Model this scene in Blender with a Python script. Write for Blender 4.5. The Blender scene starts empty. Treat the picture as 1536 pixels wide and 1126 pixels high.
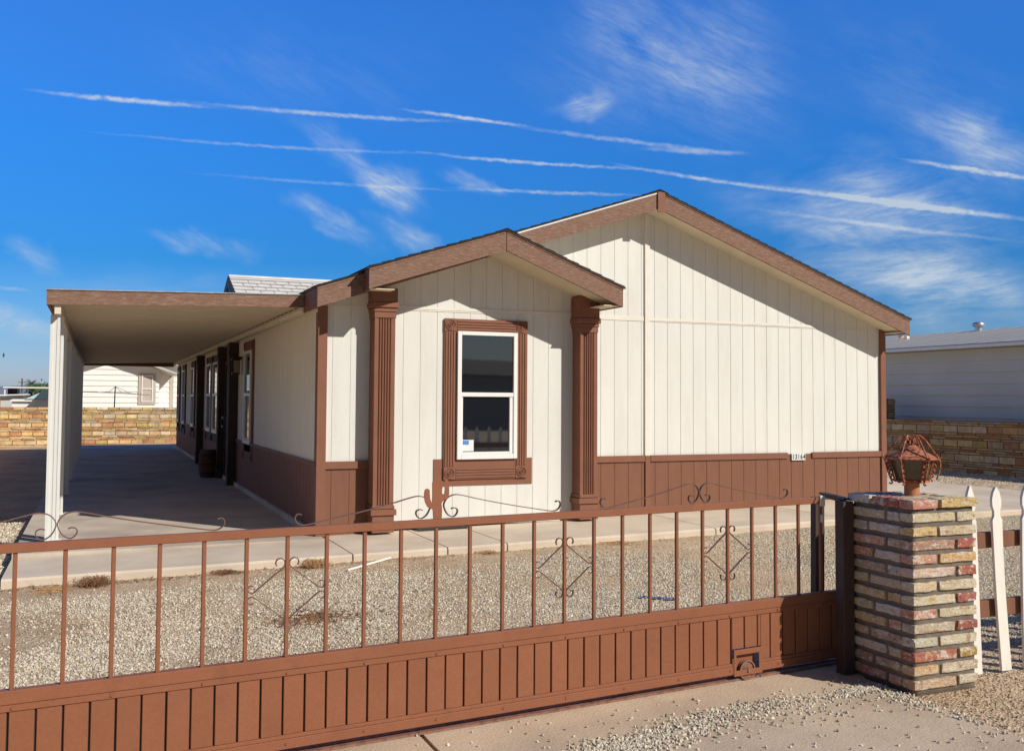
import bpy, bmesh, math, random
from mathutils import Vector, Matrix, noise as mnoise
random.seed(7)
S = bpy.context.scene
COL = S.collection
PI = math.pi
R = math.radians

# ------------------------------------------------------------------ helpers
class MB:
    """collects faces and links them as one mesh object"""
    def __init__(s): s.v = []; s.f = []; s.c = []; s.smooth = []; s.mi = []
    def add(s, vs, fs, col=None, smooth=False, mi=0):
        o = len(s.v); s.v += [tuple(v) for v in vs]
        s.c += [col or (1, 1, 1)] * len(vs)
        for f in fs:
            s.f.append([o + i for i in f]); s.smooth.append(smooth); s.mi.append(mi)
    def box(s, x0, x1, y0, y1, z0, z1, col=None, mi=0):
        vs = [(x, y, z) for z in (z0, z1) for y in (y0, y1) for x in (x0, x1)]
        s.add(vs, [(0, 2, 3, 1), (4, 5, 7, 6), (0, 1, 5, 4), (2, 6, 7, 3), (0, 4, 6, 2), (1, 3, 7, 5)], col, mi=mi)
    def bbox(s, x0, x1, y0, y1, z0, z1, b=.004, col=None):
        """box with chamfered edges"""
        bm = bmesh.new(); bmesh.ops.create_cube(bm, size=1)
        for v in bm.verts:
            v.co = Vector(((x0 + x1) / 2 + v.co.x * (x1 - x0), (y0 + y1) / 2 + v.co.y * (y1 - y0), (z0 + z1) / 2 + v.co.z * (z1 - z0)))
        bmesh.ops.bevel(bm, geom=bm.edges[:], offset=b, segments=1, affect='EDGES', profile=.5)
        bm.verts.index_update()
        s.add([v.co[:] for v in bm.verts], [[v.index for v in f.verts] for f in bm.faces], col); bm.free()
    def obox(s, p0, p1, w, h, col=None, up=(0, 0, 1)):
        """bar from p0 to p1 with section w (sideways) x h (along up)"""
        p0 = Vector(p0); p1 = Vector(p1); d = (p1 - p0).normalized(); u = Vector(up)
        sd = d.cross(u)
        if sd.length < 1e-4: sd = d.cross(Vector((0, 1, 0)))
        sd.normalize(); u = sd.cross(d)
        vs = [p + sd * a * w / 2 + u * b * h / 2 for p in (p0, p1) for b in (-1, 1) for a in (-1, 1)]
        s.add(vs, [(0, 2, 3, 1), (4, 5, 7, 6), (0, 1, 5, 4), (2, 6, 7, 3), (0, 4, 6, 2), (1, 3, 7, 5)], col)
    def prism(s, poly, axis, a0, a1, col=None, smooth=False):
        """poly: 2D points; axis 'x','y','z' = extrusion axis"""
        def P(p, a):
            return {'x': (a, p[0], p[1]), 'y': (p[0], a, p[1]), 'z': (p[0], p[1], a)}[axis]
        n = len(poly); vs = [P(p, a0) for p in poly] + [P(p, a1) for p in poly]
        fs = [(i, (i + 1) % n, n + (i + 1) % n, n + i) for i in range(n)]
        s.add(vs, fs, col, smooth); s.add(vs, [list(range(n))[::-1], list(range(n, 2 * n))], col)
    def tube(s, pts, r, n=8, col=None, smooth=True, cap=True, flat=None):
        """pts list; r float or list; flat=(w,h) rectangular strap: w along 'y' local"""
        pts = [Vector(p) for p in pts]; m = len(pts)
        rs = r if isinstance(r, (list, tuple)) else [r] * m
        ref = Vector((0, 0, 1)); vs = []
        prev = None
        for i, p in enumerate(pts):
            t = (pts[min(i + 1, m - 1)] - pts[max(i - 1, 0)]).normalized()
            if prev is None:
                a = t.cross(ref)
                if a.length < .05: a = t.cross(Vector((0, 1, 0)))
                a.normalize()
            else:
                a = prev - t * prev.dot(t)
                a.normalize()
            b = t.cross(a); prev = a
            for k in range(n):
                an = 2 * PI * k / n
                vs.append(p + (a * math.cos(an) + b * math.sin(an)) * rs[i])
        fs = [(i * n + k, i * n + (k + 1) % n, (i + 1) * n + (k + 1) % n, (i + 1) * n + k) for i in range(m - 1) for k in range(n)]
        s.add(vs, fs, col, smooth)
        if cap: s.add(vs[:n] + vs[-n:], [list(range(n))[::-1], list(range(n, 2 * n))], col)
    def ribbon(s, pts, y0, y1, th, col=None):
        """strap following 2D (x,z) pts, lying between y0 and y1, thickness th"""
        m = len(pts); L = []; Rr = []
        for i in range(m):
            a = Vector(pts[max(i - 1, 0)]); b = Vector(pts[min(i + 1, m - 1)]); t = (b - a).normalized(); nn = Vector((-t.y, t.x)) * th / 2
            p = Vector(pts[i]); L.append(p + nn); Rr.append(p - nn)
        vs = []
        for l, r in zip(L, Rr): vs += [(l.x, y0, l.y), (l.x, y1, l.y), (r.x, y1, r.y), (r.x, y0, r.y)]
        fs = [(4 * i + k, 4 * i + (k + 1) % 4, 4 * i + 4 + (k + 1) % 4, 4 * i + 4 + k) for i in range(m - 1) for k in range(4)]
        fs += [(0, 1, 2, 3), (4 * m - 4, 4 * m - 1, 4 * m - 2, 4 * m - 3)]
        s.add(vs, fs, col)
    def siding(s, p0, p1, zb, zt, grooves, gw=.0075, gd=.005, brk=()):
        """vertical siding from p0 to p1 (xy); outward normal = right-hand of direction"""
        p0 = Vector(p0); p1 = Vector(p1); L = (p1 - p0).length; d = (p1 - p0) / L; n = Vector((d.y, -d.x))
        prof = [(0, 0)]
        for g in sorted(grooves):
            if g - gw / 2 < .002 or g + gw / 2 > L - .002: continue
            prof += [(g - gw / 2, 0), (g - gw / 2, gd), (g + gw / 2, gd), (g + gw / 2, 0)]
        prof.append((L, 0))
        out = []
        for a, b in zip(prof, prof[1:]):
            out.append(a)
            for k in brk:
                if a[0] < k - 1e-4 < b[0] - 2e-4: out.append((k, a[1]))
        out.append(prof[-1])
        for (u0, d0), (u1, d1) in zip(out, out[1:]):
            q0 = p0 + d * u0 - n * d0; q1 = p0 + d * u1 - n * d1
            t0, t1, b0, b1 = zt(u0), zt(u1), zb(u0), zb(u1)
            if t0 - b0 < 1e-4 and t1 - b1 < 1e-4: continue
            s.add([(q0.x, q0.y, b0), (q1.x, q1.y, b1), (q1.x, q1.y, t1), (q0.x, q0.y, t0)], [(0, 1, 2, 3)])
    def build(s, name, mat, parent=None, local=False):
        me = bpy.data.meshes.new(name); me.from_pydata(s.v, [], s.f); me.update()
        if any(c != (1, 1, 1) for c in s.c):
            ca = me.color_attributes.new('tint', 'FLOAT_COLOR', 'POINT')
            for i, c in enumerate(s.c): ca.data[i].color = (*c, 1)
        me.polygons.foreach_set('use_smooth', s.smooth); me.polygons.foreach_set('material_index', s.mi)
        for m_ in (mat if isinstance(mat, (list, tuple)) else [mat]): me.materials.append(m_)
        o = bpy.data.objects.new(name, me); COL.objects.link(o)
        if parent is not None:
            o.parent = parent
            if not local: o.matrix_parent_inverse = world_of(parent).inverted()
        return o
def world_of(o):
    m = Matrix.LocRotScale(o.location, o.rotation_euler, o.scale)
    if o.parent: m = world_of(o.parent) @ o.matrix_parent_inverse @ m
    return m
def tag(o, label=None, cat=None, group=None, kind=None):
    if label: o['label'] = label
    if cat: o['category'] = cat
    if group: o['group'] = group
    if kind: o['kind'] = kind
    return o
def empty(name, loc, label, cat, rz=0, group=None):
    o = bpy.data.objects.new(name, None); COL.objects.link(o); o.location = loc; o.rotation_euler = (0, 0, rz); o.empty_display_size = .2
    return tag(o, label, cat, group)
def move_origin(o, loc):
    loc = Vector(loc)
    o.data.transform(Matrix.Translation(-loc)); o.location = loc
    return o

# ------------------------------------------------------------------ materials
PLANK = []
def mat(name, col, rough=.7, var=.12, vscale=6., bump=.15, bscale=60., stretch=(1, 1, 1), col2=None, spec=.3, metal=0, tint=False, c2scale=None, c2lo=.5, c2hi=.62, speck=0, speck_scale=400, coords='Object'):
    m = bpy.data.materials.new(name); m.use_nodes = True; nt = m.node_tree; N = nt.nodes; Lk = nt.links
    p = N['Principled BSDF']; p.inputs['Roughness'].default_value = rough; p.inputs['Specular IOR Level'].default_value = spec; p.inputs['Metallic'].default_value = metal
    tc = N.new('ShaderNodeTexCoord'); mp = N.new('ShaderNodeMapping'); mp.inputs['Scale'].default_value = stretch
    Lk.new(tc.outputs[coords], mp.inputs['Vector'])
    def noise(sc, det=4, rg=.55):
        n = N.new('ShaderNodeTexNoise'); n.inputs['Scale'].default_value = sc; n.inputs['Detail'].default_value = det; n.inputs['Roughness'].default_value = rg
        Lk.new(mp.outputs[0], n.inputs['Vector']); return n.outputs['Fac']
    base = N.new('ShaderNodeRGB'); base.outputs[0].default_value = (*col, 1); cur = base.outputs[0]
    if tint:
        at = N.new('ShaderNodeAttribute'); at.attribute_name = 'tint'; cur = at.outputs['Color']
    def mix(fac, a, b, mode='MIX', f=1):
        x = N.new('ShaderNodeMix'); x.data_type = 'RGBA'; x.blend_type = mode
        if fac is None: x.inputs[0].default_value = f
        else: Lk.new(fac, x.inputs[0])
        for sock, v in ((x.inputs[6], a), (x.inputs[7], b)):
            if isinstance(v, tuple): sock.default_value = (*v, 1)
            else: Lk.new(v, sock)
        return x.outputs[2]
    def ramp(fac, lo, hi, a=0, b=1):
        r_ = N.new('ShaderNodeMapRange'); r_.inputs[1].default_value = lo; r_.inputs[2].default_value = hi; r_.inputs[3].default_value = a; r_.inputs[4].default_value = b
        Lk.new(fac, r_.inputs[0]); return r_.outputs[0]
    if col2: cur = mix(ramp(noise(c2scale or vscale, 6, .6), c2lo, c2hi), cur, col2)
    if var:
        g = ramp(noise(vscale, 5, .6), .3, .7, 1 - var, 1 + var)
        hv = N.new('ShaderNodeHueSaturation'); Lk.new(g, hv.inputs['Value']); Lk.new(cur, hv.inputs['Color']); cur = hv.outputs[0]
    if speck:
        g = ramp(noise(speck_scale, 2, .8), .35, .65, 1 - speck, 1 + speck)
        hv = N.new('ShaderNodeHueSaturation'); Lk.new(g, hv.inputs['Value']); Lk.new(cur, hv.inputs['Color']); cur = hv.outputs[0]
    Lk.new(cur, p.inputs['Base Color'])
    rr = ramp(noise(vscale * 2.3, 3), .3, .7, max(0, rough - .08), min(1, rough + .08)); Lk.new(rr, p.inputs['Roughness'])
    if bump:
        b = N.new('ShaderNodeBump'); b.inputs['Strength'].default_value = bump; b.inputs['Distance'].default_value = .01
        Lk.new(noise(bscale, 5, .65), b.inputs['Height']); Lk.new(b.outputs[0], p.inputs['Normal'])
    return m
M = {}
M['white'] = mat('cream_siding_paint', (.755, .745, .69), .75, .035, 1.1, .3, 55, (5, 5, .7), col2=(.69, .665, .60), c2scale=1.3, c2lo=.48, c2hi=.85, speck=.025, speck_scale=40)
M['cream'] = mat('cream_trim_paint', (.78, .745, .66), .7, .05, 4, .2, 60)
M['side_bounce_cream'] = mat('side_wall_bounce_cream', (.82, .75, .61), .75, .05, 2, .2, 60, (5, 5, .7))  # wall cream warmed to stand in for yellow bounce light
M['soffit'] = mat('soffit_paint', (.70, .62, .45), .8, .06, 4, .1, 60)
M['brown'] = mat('brown_wall_paint', (.222, .099, .057), .7, .07, 2.5, .25, 55, (6, 6, 1), col2=(.21, .095, .058), c2scale=2)
M['trim'] = mat('brown_trim_paint', (.24, .103, .062), .65, .07, 5, .15, 50)
M['fascia'] = mat('weathered_fascia_wood', (.235, .128, .088), .8, .16, 9, .5, 45, (1, 1, 7), col2=(.35, .25, .195), c2scale=14, c2lo=.48, c2hi=.75, speck=.25, speck_scale=60)
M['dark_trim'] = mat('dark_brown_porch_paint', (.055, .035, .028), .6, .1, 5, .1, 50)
M['gate'] = mat('gate_brown_paint', (.272, .102, .051), .52, .07, 2.2, .10, 70, spec=.35, col2=(.215, .082, .044), c2scale=9, c2lo=.52, c2hi=.8, speck=.05, speck_scale=70)
M['gate_plank'] = mat('gate_plank_paint', (.3, .1, .06), .5, .08, 2.0, .10, 70, spec=.35, tint=True, col2=(.205, .080, .044), c2scale=8, c2lo=.54, c2hi=.85, speck=.05, speck_scale=70)
M['gate_track'] = mat('rusty_brown_steel', (.27, .135, .095), .65, .15, 9, .2, 90, col2=(.18, .085, .055), c2scale=22)
M['gate_dark'] = mat('post_shaded_brown', (.075, .048, .040), .6, .1, 5, .1, 80)  # post brown darkened to stand in for shadow on the posts
M['iron'] = mat('scroll_iron', (.16, .085, .06), .6, .15, 30, .1, 90)
M['black'] = mat('black_iron', (.02, .02, .022), .55, .1, 20, .1, 90)
M['rust'] = mat('rusted_metal', (.50, .175, .085), .85, .3, 45, .5, 130, col2=(.16, .06, .045), c2scale=50, c2lo=.46, c2hi=.6)
M['rust_tube'] = mat('rusted_tube', (.50, .22, .10), .7, .2, 30, .3, 130, col2=(.30, .11, .05), c2scale=30)
M['amber'] = mat('dirty_amber_glass', (.10, .075, .03), .25, .25, 40, .1, 90, spec=.6)
M['vinyl'] = mat('white_vinyl', (.84, .83, .80), .4, .02, 5, .0, spec=.4)
M['beige_metal'] = mat('carport_cream_metal', (.76, .66, .50), .6, .05, 3, .02, 60, spec=.3)
M['post_metal'] = mat('carport_post_metal', (.72, .72, .68), .45, .04, 3, .02, 60, spec=.4)
M['concrete'] = mat('concrete', (.66, .555, .435), .9, .10, 1.3, .35, 45, col2=(.54, .44, .34), c2scale=1.1, c2lo=.45, c2hi=.75, speck=.10, speck_scale=160, spec=.15)
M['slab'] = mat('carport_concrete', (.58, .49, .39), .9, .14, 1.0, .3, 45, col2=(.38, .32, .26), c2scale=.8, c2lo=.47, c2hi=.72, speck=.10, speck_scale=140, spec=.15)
M['drive'] = mat('driveway_concrete', (.60, .47, .335), .92, .12, 1.6, .5, 60, col2=(.48, .365, .26), c2scale=2.2, c2lo=.4, c2hi=.75, speck=.22, speck_scale=260, spec=.12)
M['mortar'] = mat('grey_mortar', (.21, .175, .14), .95, .2, 12, .9, 140, speck=.2, speck_scale=300)
M['mortar_y'] = mat('ochre_mortar', (.20, .115, .055), .95, .15, 5, .6, 60)
def brick_mat():
    m = bpy.data.materials.new('old_painted_brick'); m.use_nodes = True; nt = m.node_tree; N = nt.nodes; Lk = nt.links
    p = N['Principled BSDF']; p.inputs['Roughness'].default_value = .88; p.inputs['Specular IOR Level'].default_value = .2
    tc = N.new('ShaderNodeTexCoord')
    def noise(sc, det=5, rg=.6, off=0):
        mp = N.new('ShaderNodeMapping'); mp.inputs['Location'].default_value = (off, off * 1.7, 0); mp.inputs['Scale'].default_value = (1, 1, 1.5); Lk.new(tc.outputs['Object'], mp.inputs[0])
        n = N.new('ShaderNodeTexNoise'); n.inputs['Scale'].default_value = sc; n.inputs['Detail'].default_value = det; n.inputs['Roughness'].default_value = rg; Lk.new(mp.outputs[0], n.inputs['Vector']); return n.outputs['Fac']
    def rng(f, lo, hi, a=0, b=1):
        r_ = N.new('ShaderNodeMapRange'); r_.inputs[1].default_value = lo; r_.inputs[2].default_value = hi; r_.inputs[3].default_value = a; r_.inputs[4].default_value = b; Lk.new(f, r_.inputs[0]); return r_.outputs[0]
    at = N.new('ShaderNodeAttribute'); at.attribute_name = 'tint'; cur = at.outputs['Color']
    for sc, off, lo, hi, c in ((11, 0, .53, .61, (.72, .64, .50)), (14, 4, .58, .66, (.42, .22, .14)), (19, 9, .58, .64, (.66, .46, .20)), (24, 13, .56, .62, (.74, .68, .62)), (34, 21, .62, .68, (.12, .09, .07))):
        x = N.new('ShaderNodeMix'); x.data_type = 'RGBA'; Lk.new(rng(noise(sc, 5, .65, off), lo, hi, 0, .85), x.inputs[0]); Lk.new(cur, x.inputs[6]); x.inputs[7].default_value = (*c, 1); cur = x.outputs[2]
    hv = N.new('ShaderNodeHueSaturation'); Lk.new(rng(noise(70, 4, .7, 2), .3, .7, .72, 1.22), hv.inputs['Value']); Lk.new(cur, hv.inputs['Color']); Lk.new(hv.outputs[0], p.inputs['Base Color'])
    b = N.new('ShaderNodeBump'); b.inputs['Strength'].default_value = .9; b.inputs['Distance'].default_value = .012; Lk.new(noise(75, 6, .7, 1), b.inputs['Height']); Lk.new(b.outputs[0], p.inputs['Normal'])
    return m
M['brickm'] = brick_mat()
M['stone'] = mat('slump_block', (.5, .35, .2), .9, .25, 7, .5, 40, tint=True, speck=.15, speck_scale=60)
M['shingle'] = mat('roof_shingle', (.52, .50, .47), .95, .12, 5, .5, 60, tint=False, speck=.25, speck_scale=150)
M['shingle_edge'] = mat('shingle_edge', (.03, .028, .026), .95, .2, 12, .3, 60)  # near-black tone stands in for shade along the shingle edges
M['drip'] = mat('drip_edge_metal', (.75, .74, .72), .4, .05, 4, 0, spec=.5)
M['galv'] = mat('galvanised_metal', (.6, .6, .6), .35, .08, 6, 0, metal=.7)
M['picket'] = mat('white_picket_paint', (.82, .78, .70), .75, .08, 12, .3, 60, (1, 1, .25), col2=(.62, .55, .45), c2scale=9, c2lo=.68, c2hi=.8)
M['nwhite'] = mat('neighbour_white_siding', (.85, .83, .78), .7, .04, 1.5, .05, 30)
M['ngrey'] = mat('neighbour_grey_siding', (.56, .555, .51), .6, .05, .8, .05, 30)
M['nroof'] = mat('metal_roof_tan', (.36, .34, .31), .6, .10, 3, .05, 30, (.2, 3, 1))
M['nbeige'] = mat('beige_blind', (.52, .45, .38), .8, .05, 3, 0)
M['palebl'] = mat('pale_blue_panel', (.50, .68, .70), .7, .1, .7, 0)
M['bark'] = mat('palm_bark', (.12, .085, .055), .95, .2, 4, .4, 20)
M['frond'] = mat('palm_frond', (.075, .10, .03), .7, .35, 2, 0, col2=(.26, .19, .07), c2scale=1.1, c2lo=.5, c2hi=.6)
M['leaf'] = mat('tree_leaf', (.06, .12, .03), .7, .3, 3, 0)
M['weed'] = mat('dry_weed', (.30, .15, .075), .9, .3, 20, 0, col2=(.14, .075, .045), c2scale=14)
M['straw'] = mat('dry_straw', (.50, .30, .14), .9, .3, 30, 0)
M['pvc'] = mat('white_pvc', (.8, .78, .72), .5, .06, 12, .05)
M['blue'] = mat('blue_tape', (.055, .085, .30), .6, .3, 40, .4, 40, col2=(.25, .28, .45), c2scale=60, c2lo=.5, c2hi=.6)
M['rubber'] = mat('grey_rubber_mat', (.05, .05, .052), .8, .2, 30, .3, 90)
M['barrel'] = mat('old_barrel_wood', (.11, .055, .035), .8, .3, 8, .4, 40, (3, 3, .6))
M['hill'] = mat('distant_hill', (.22, .24, .30), 1, .1, .002, 0)
M['paper'] = mat('white_paper', (.8, .8, .78), .6, .03, 5, 0)
M['bluep'] = mat('blue_print', (.10, .25, .60), .6, .03, 5, 0)
M['ink'] = mat('black_digits', (.015, .015, .015), .6, 0, 5, 0)
M['nbrown'] = mat('street_house_wall', (.22, .17, .13), .8, .1, 2, .1)
M['soilstone'] = None

def glass_mat(name, base=(.012, .013, .015), rough=.02, ior=1.55):
    m = bpy.data.materials.new(name); m.use_nodes = True; p = m.node_tree.nodes['Principled BSDF']; N = m.node_tree.nodes; Lk = m.node_tree.links
    p.inputs['Base Color'].default_value = (*base, 1); p.inputs['Roughness'].default_value = rough; p.inputs['IOR'].default_value = ior; p.inputs['Specular IOR Level'].default_value = .5
    tc = N.new('ShaderNodeTexCoord'); n = N.new('ShaderNodeTexNoise'); n.inputs['Scale'].default_value = 1.3; n.inputs['Detail'].default_value = 1
    b = N.new('ShaderNodeBump'); b.inputs['Strength'].default_value = .12; b.inputs['Distance'].default_value = .01
    Lk.new(tc.outputs['Object'], n.inputs['Vector']); Lk.new(n.outputs['Fac'], b.inputs['Height']); Lk.new(b.outputs[0], p.inputs['Normal'])
    return m
M['glass'] = glass_mat('window_glass', ior=2.4)
M['glass_side'] = glass_mat('side_window_glass')

# ground material: sand with pebbly tone patches
def ground_mat():
    m = bpy.data.materials.new('sandy_ground'); m.use_nodes = True; nt = m.node_tree; N = nt.nodes; Lk = nt.links
    p = N['Principled BSDF']; p.inputs['Roughness'].default_value = .95; p.inputs['Specular IOR Level'].default_value = .1
    tc = N.new('ShaderNodeTexCoord')
    def noise(sc, det, rg=.6):
        n = N.new('ShaderNodeTexNoise'); n.inputs['Scale'].default_value = sc; n.inputs['Detail'].default_value = det; n.inputs['Roughness'].default_value = rg
        Lk.new(tc.outputs['Object'], n.inputs['Vector']); return n.outputs['Fac']
    r1 = N.new('ShaderNodeValToRGB'); e = r1.color_ramp.elements
    e[0].position = .32; e[0].color = (.50, .345, .20, 1); e[1].position = .68; e[1].color = (.70, .53, .345, 1)
    Lk.new(noise(1.1, 8, .65), r1.inputs[0])
    v = N.new('ShaderNodeTexVoronoi'); v.inputs['Scale'].default_value = 70; Lk.new(tc.outputs['Object'], v.inputs['Vector'])
    hs = N.new('ShaderNodeSeparateColor'); Lk.new(v.outputs['Color'], hs.inputs[0])
    mr = N.new('ShaderNodeMapRange'); mr.inputs[3].default_value = .7; mr.inputs[4].default_value = 1.25; Lk.new(hs.outputs[0], mr.inputs[0])
    hv = N.new('ShaderNodeHueSaturation'); hv.inputs['Saturation'].default_value = .95; Lk.new(mr.outputs[0], hv.inputs['Value']); Lk.new(r1.outputs[0], hv.inputs['Color']); Lk.new(hv.outputs[0], p.inputs['Base Color'])
    b1 = N.new('ShaderNodeBump'); b1.inputs['Strength'].default_value = .8; b1.inputs['Distance'].default_value = .012; Lk.new(v.outputs['Distance'], b1.inputs['Height'])
    b2 = N.new('ShaderNodeBump'); b2.inputs['Strength'].default_value = .8; b2.inputs['Distance'].default_value = .02; Lk.new(noise(18, 8, .7), b2.inputs['Height']); Lk.new(b1.outputs[0], b2.inputs['Normal'])
    Lk.new(b2.outputs[0], p.inputs['Normal'])
    return m
M['ground'] = ground_mat()
def stone_mat(name, ramp):
    m = bpy.data.materials.new(name); m.use_nodes = True; nt = m.node_tree; N = nt.nodes; Lk = nt.links
    p = N['Principled BSDF']; p.inputs['Roughness'].default_value = .85; p.inputs['Specular IOR Level'].default_value = .25
    at = N.new('ShaderNodeAttribute'); at.attribute_type = 'INSTANCER'; at.attribute_name = 'rnd'
    r = N.new('ShaderNodeValToRGB'); r.color_ramp.interpolation = 'LINEAR'
    e = r.color_ramp.elements
    e[0].position = 0; e[0].color = (*ramp[0], 1); e[1].position = 1; e[1].color = (*ramp[-1], 1)
    for i, c in enumerate(ramp[1:-1]):
        x = e.new((i + 1) / (len(ramp) - 1)); x.color = (*c, 1)
    Lk.new(at.outputs['Fac'], r.inputs[0]); Lk.new(r.outputs[0], p.inputs['Base Color'])
    return m
M['gravelm'] = stone_mat('gravel_stone', [(.24, .20, .15), (.52, .46, .355), (.66, .595, .465), (.42, .37, .29), (.74, .675, .54), (.56, .48, .35), (.90, .85, .72)])
M['dirtstone'] = stone_mat('dirt_pebbles', [(.14, .09, .06), (.30, .2, .14), (.42, .32, .23), (.24, .15, .10), (.5, .42, .33)])

# ------------------------------------------------------------------ camera
PXW, PXH, F, CX, CY = 1536., 1126., 1470., 768., 530.
yaw, pitch, roll = R(22.9317), R(2.6795), R(.3493)
CAMP = Vector((0, 0, 1.55))
fwd = Vector((math.sin(yaw) * math.cos(pitch), math.cos(yaw) * math.cos(pitch), math.sin(pitch)))
r0 = Vector((math.cos(yaw), -math.sin(yaw), 0)); u0 = r0.cross(fwd)
rt = r0 * math.cos(roll) + u0 * math.sin(roll); up = -r0 * math.sin(roll) + u0 * math.cos(roll)
cd = bpy.data.cameras.new('camera'); cam = bpy.data.objects.new('camera', cd); COL.objects.link(cam)
mm = Matrix((rt, up, -fwd)).transposed().to_4x4(); mm.translation = CAMP; cam.matrix_world = mm
cd.sensor_width = 36; cd.sensor_fit = 'HORIZONTAL'; cd.lens = F / PXW * 36; cd.shift_y = (CY - PXH / 2) / PXW; cd.clip_start = .05; cd.clip_end = 30000
S.camera = cam
def skydir(x, y):
    return (fwd * F + rt * (x - CX) - up * (y - CY)).normalized()
def azel(x, y):
    d = skydir(x, y); return math.atan2(d.x, d.y), math.asin(d.z)

# ------------------------------------------------------------------ light
Ld = Vector((-.69, 1, -.815)).normalized()
sl = bpy.data.lights.new('sun', 'SUN'); sl.energy = 4.35; sl.angle = R(.53); sl.color = (1, .945, .86)
so = bpy.data.objects.new('sun', sl); COL.objects.link(so); so.rotation_euler = Ld.to_track_quat('-Z', 'Y').to_euler(); so.location = (20, -30, 40)
SKYMUL = (1.20, 1.68, 2.43, 1)
W = bpy.data.worlds.new('World'); S.world = W; W.use_nodes = True
nt = W.node_tree; N = nt.nodes; Lk = nt.links; bg = N['Background']; bg.inputs['Strength'].default_value = .085
sky = N.new('ShaderNodeTexSky'); sky.sky_type = 'NISHITA'; sky.sun_disc = False
sky.sun_elevation = math.asin(-Ld.z); sky.sun_rotation = math.atan2(-Ld.x, -Ld.y); sky.altitude = 100; sky.air_density = 1.0; sky.dust_density = .6; sky.ozone_density = 2.5
geo = N.new('ShaderNodeTexCoord'); sep = N.new('ShaderNodeSeparateXYZ'); Lk.new(geo.outputs['Generated'], sep.inputs[0])
def math_(op, a, b=None, clamp=False):
    n = N.new('ShaderNodeMath'); n.operation = op; n.use_clamp = clamp
    for i, v in enumerate((a, b)):
        if v is None: continue
        if isinstance(v, (int, float)): n.inputs[i].default_value = v
        else: Lk.new(v, n.inputs[i])
    if op == 'MULTIPLY_ADD': n.inputs[2].default_value = .35
    return n.outputs[0]
az = math_('ARCTAN2', sep.outputs[0], sep.outputs[1]); el = math_('ARCSINE', sep.outputs[2])
cmb = N.new('ShaderNodeCombineXYZ'); Lk.new(az, cmb.inputs[0]); Lk.new(el, cmb.inputs[1])
# open blue sky to the north; unseen southern sky dimmed to set shadow fill
def hsv(sat, val):
    h = N.new('ShaderNodeHueSaturation'); h.inputs['Saturation'].default_value = sat; h.inputs['Value'].default_value = val; Lk.new(sky.outputs[0], h.inputs['Color']); return h.outputs[0]
sm_ = N.new('ShaderNodeMapRange'); sm_.interpolation_type = 'SMOOTHSTEP'; sm_.inputs[1].default_value = -.25; sm_.inputs[2].default_value = .45; Lk.new(sep.outputs[1], sm_.inputs[0])
skm = N.new('ShaderNodeMix'); skm.data_type = 'RGBA'; Lk.new(sm_.outputs[0], skm.inputs[0])
ts = N.new('ShaderNodeMix'); ts.data_type = 'RGBA'; ts.blend_type = 'MULTIPLY'; ts.inputs[0].default_value = 1; Lk.new(hsv(.85, .37), ts.inputs[6]); ts.inputs[7].default_value = (.80, .98, 1.22, 1); Lk.new(ts.outputs[2], skm.inputs[6])
tn = N.new('ShaderNodeMix'); tn.data_type = 'RGBA'; tn.blend_type = 'MULTIPLY'; tn.inputs[0].default_value = 1; Lk.new(hsv(1.30, 1.0), tn.inputs[6]); tn.inputs[7].default_value = SKYMUL
cr = N.new('ShaderNodeValToRGB'); ee = cr.color_ramp.elements
ee[0].position = .03; ee[0].color = (.62, .52, .60, 1); ee[1].position = .75; ee[1].color = (.64, .80, .87, 1)
for p_, c_ in ((.12, (.42, .46, .52, 1)), (.268, (.165, .43, .53, 1)), (.49, (.31, .62, .72, 1))):
    q_ = ee.new(p_); q_.color = c_
Lk.new(math_('MULTIPLY', el, 2.0, True), cr.inputs[0])
tn2 = N.new('ShaderNodeMix'); tn2.data_type = 'RGBA'; tn2.blend_type = 'MULTIPLY'; tn2.inputs[0].default_value = 1; Lk.new(tn.outputs[2], tn2.inputs[6]); Lk.new(cr.outputs[0], tn2.inputs[7])
Lk.new(tn2.outputs[2], skm.inputs[7])
class hs: outputs = [skm.outputs[2]]
def wnoise(vec, sc, det, rg=.6, colour=False, dist=0):
    n = N.new('ShaderNodeTexNoise'); n.inputs['Scale'].default_value = sc; n.inputs['Detail'].default_value = det; n.inputs['Roughness'].default_value = rg; n.inputs['Distortion'].default_value = dist
    Lk.new(vec, n.inputs['Vector']); return n.outputs['Color' if colour else 'Fac']
def vmath(op, a, b):
    n = N.new('ShaderNodeVectorMath'); n.operation = op
    for i, v in enumerate((a, b)):
        if isinstance(v, tuple): n.inputs[i].default_value = v
        else: Lk.new(v, n.inputs[i])
    return n.outputs[0]
def warp(amp, sc):
    c = wnoise(cmb.outputs[0], sc, 4, .6, True); c = vmath('SUBTRACT', c, (.5, .5, .5)); c = vmath('MULTIPLY', c, (amp, amp, 0)); return vmath('ADD', cmb.outputs[0], c)
wsmall = warp(.0030, 22); wsmall = vmath('ADD', wsmall, vmath('MULTIPLY', vmath('SUBTRACT', wnoise(cmb.outputs[0], 130, 3, .6, True), (.5, .5, .5)), (.0032, .0032, 0))); wbig = warp(.10, 7)
def streak(rot, sc, k, lo, hi, src):
    rel = N.new('ShaderNodeMapping'); rel.vector_type = 'TEXTURE'; rel.inputs['Rotation'].default_value = (0, 0, rot); rel.inputs['Scale'].default_value = sc; Lk.new(src, rel.inputs['Vector'])
    m2 = N.new('ShaderNodeMapRange'); m2.inputs[1].default_value = lo; m2.inputs[2].default_value = hi; Lk.new(wnoise(rel.outputs[0], k, 6, .62, dist=.3), m2.inputs[0]); return m2.outputs[0]
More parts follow.
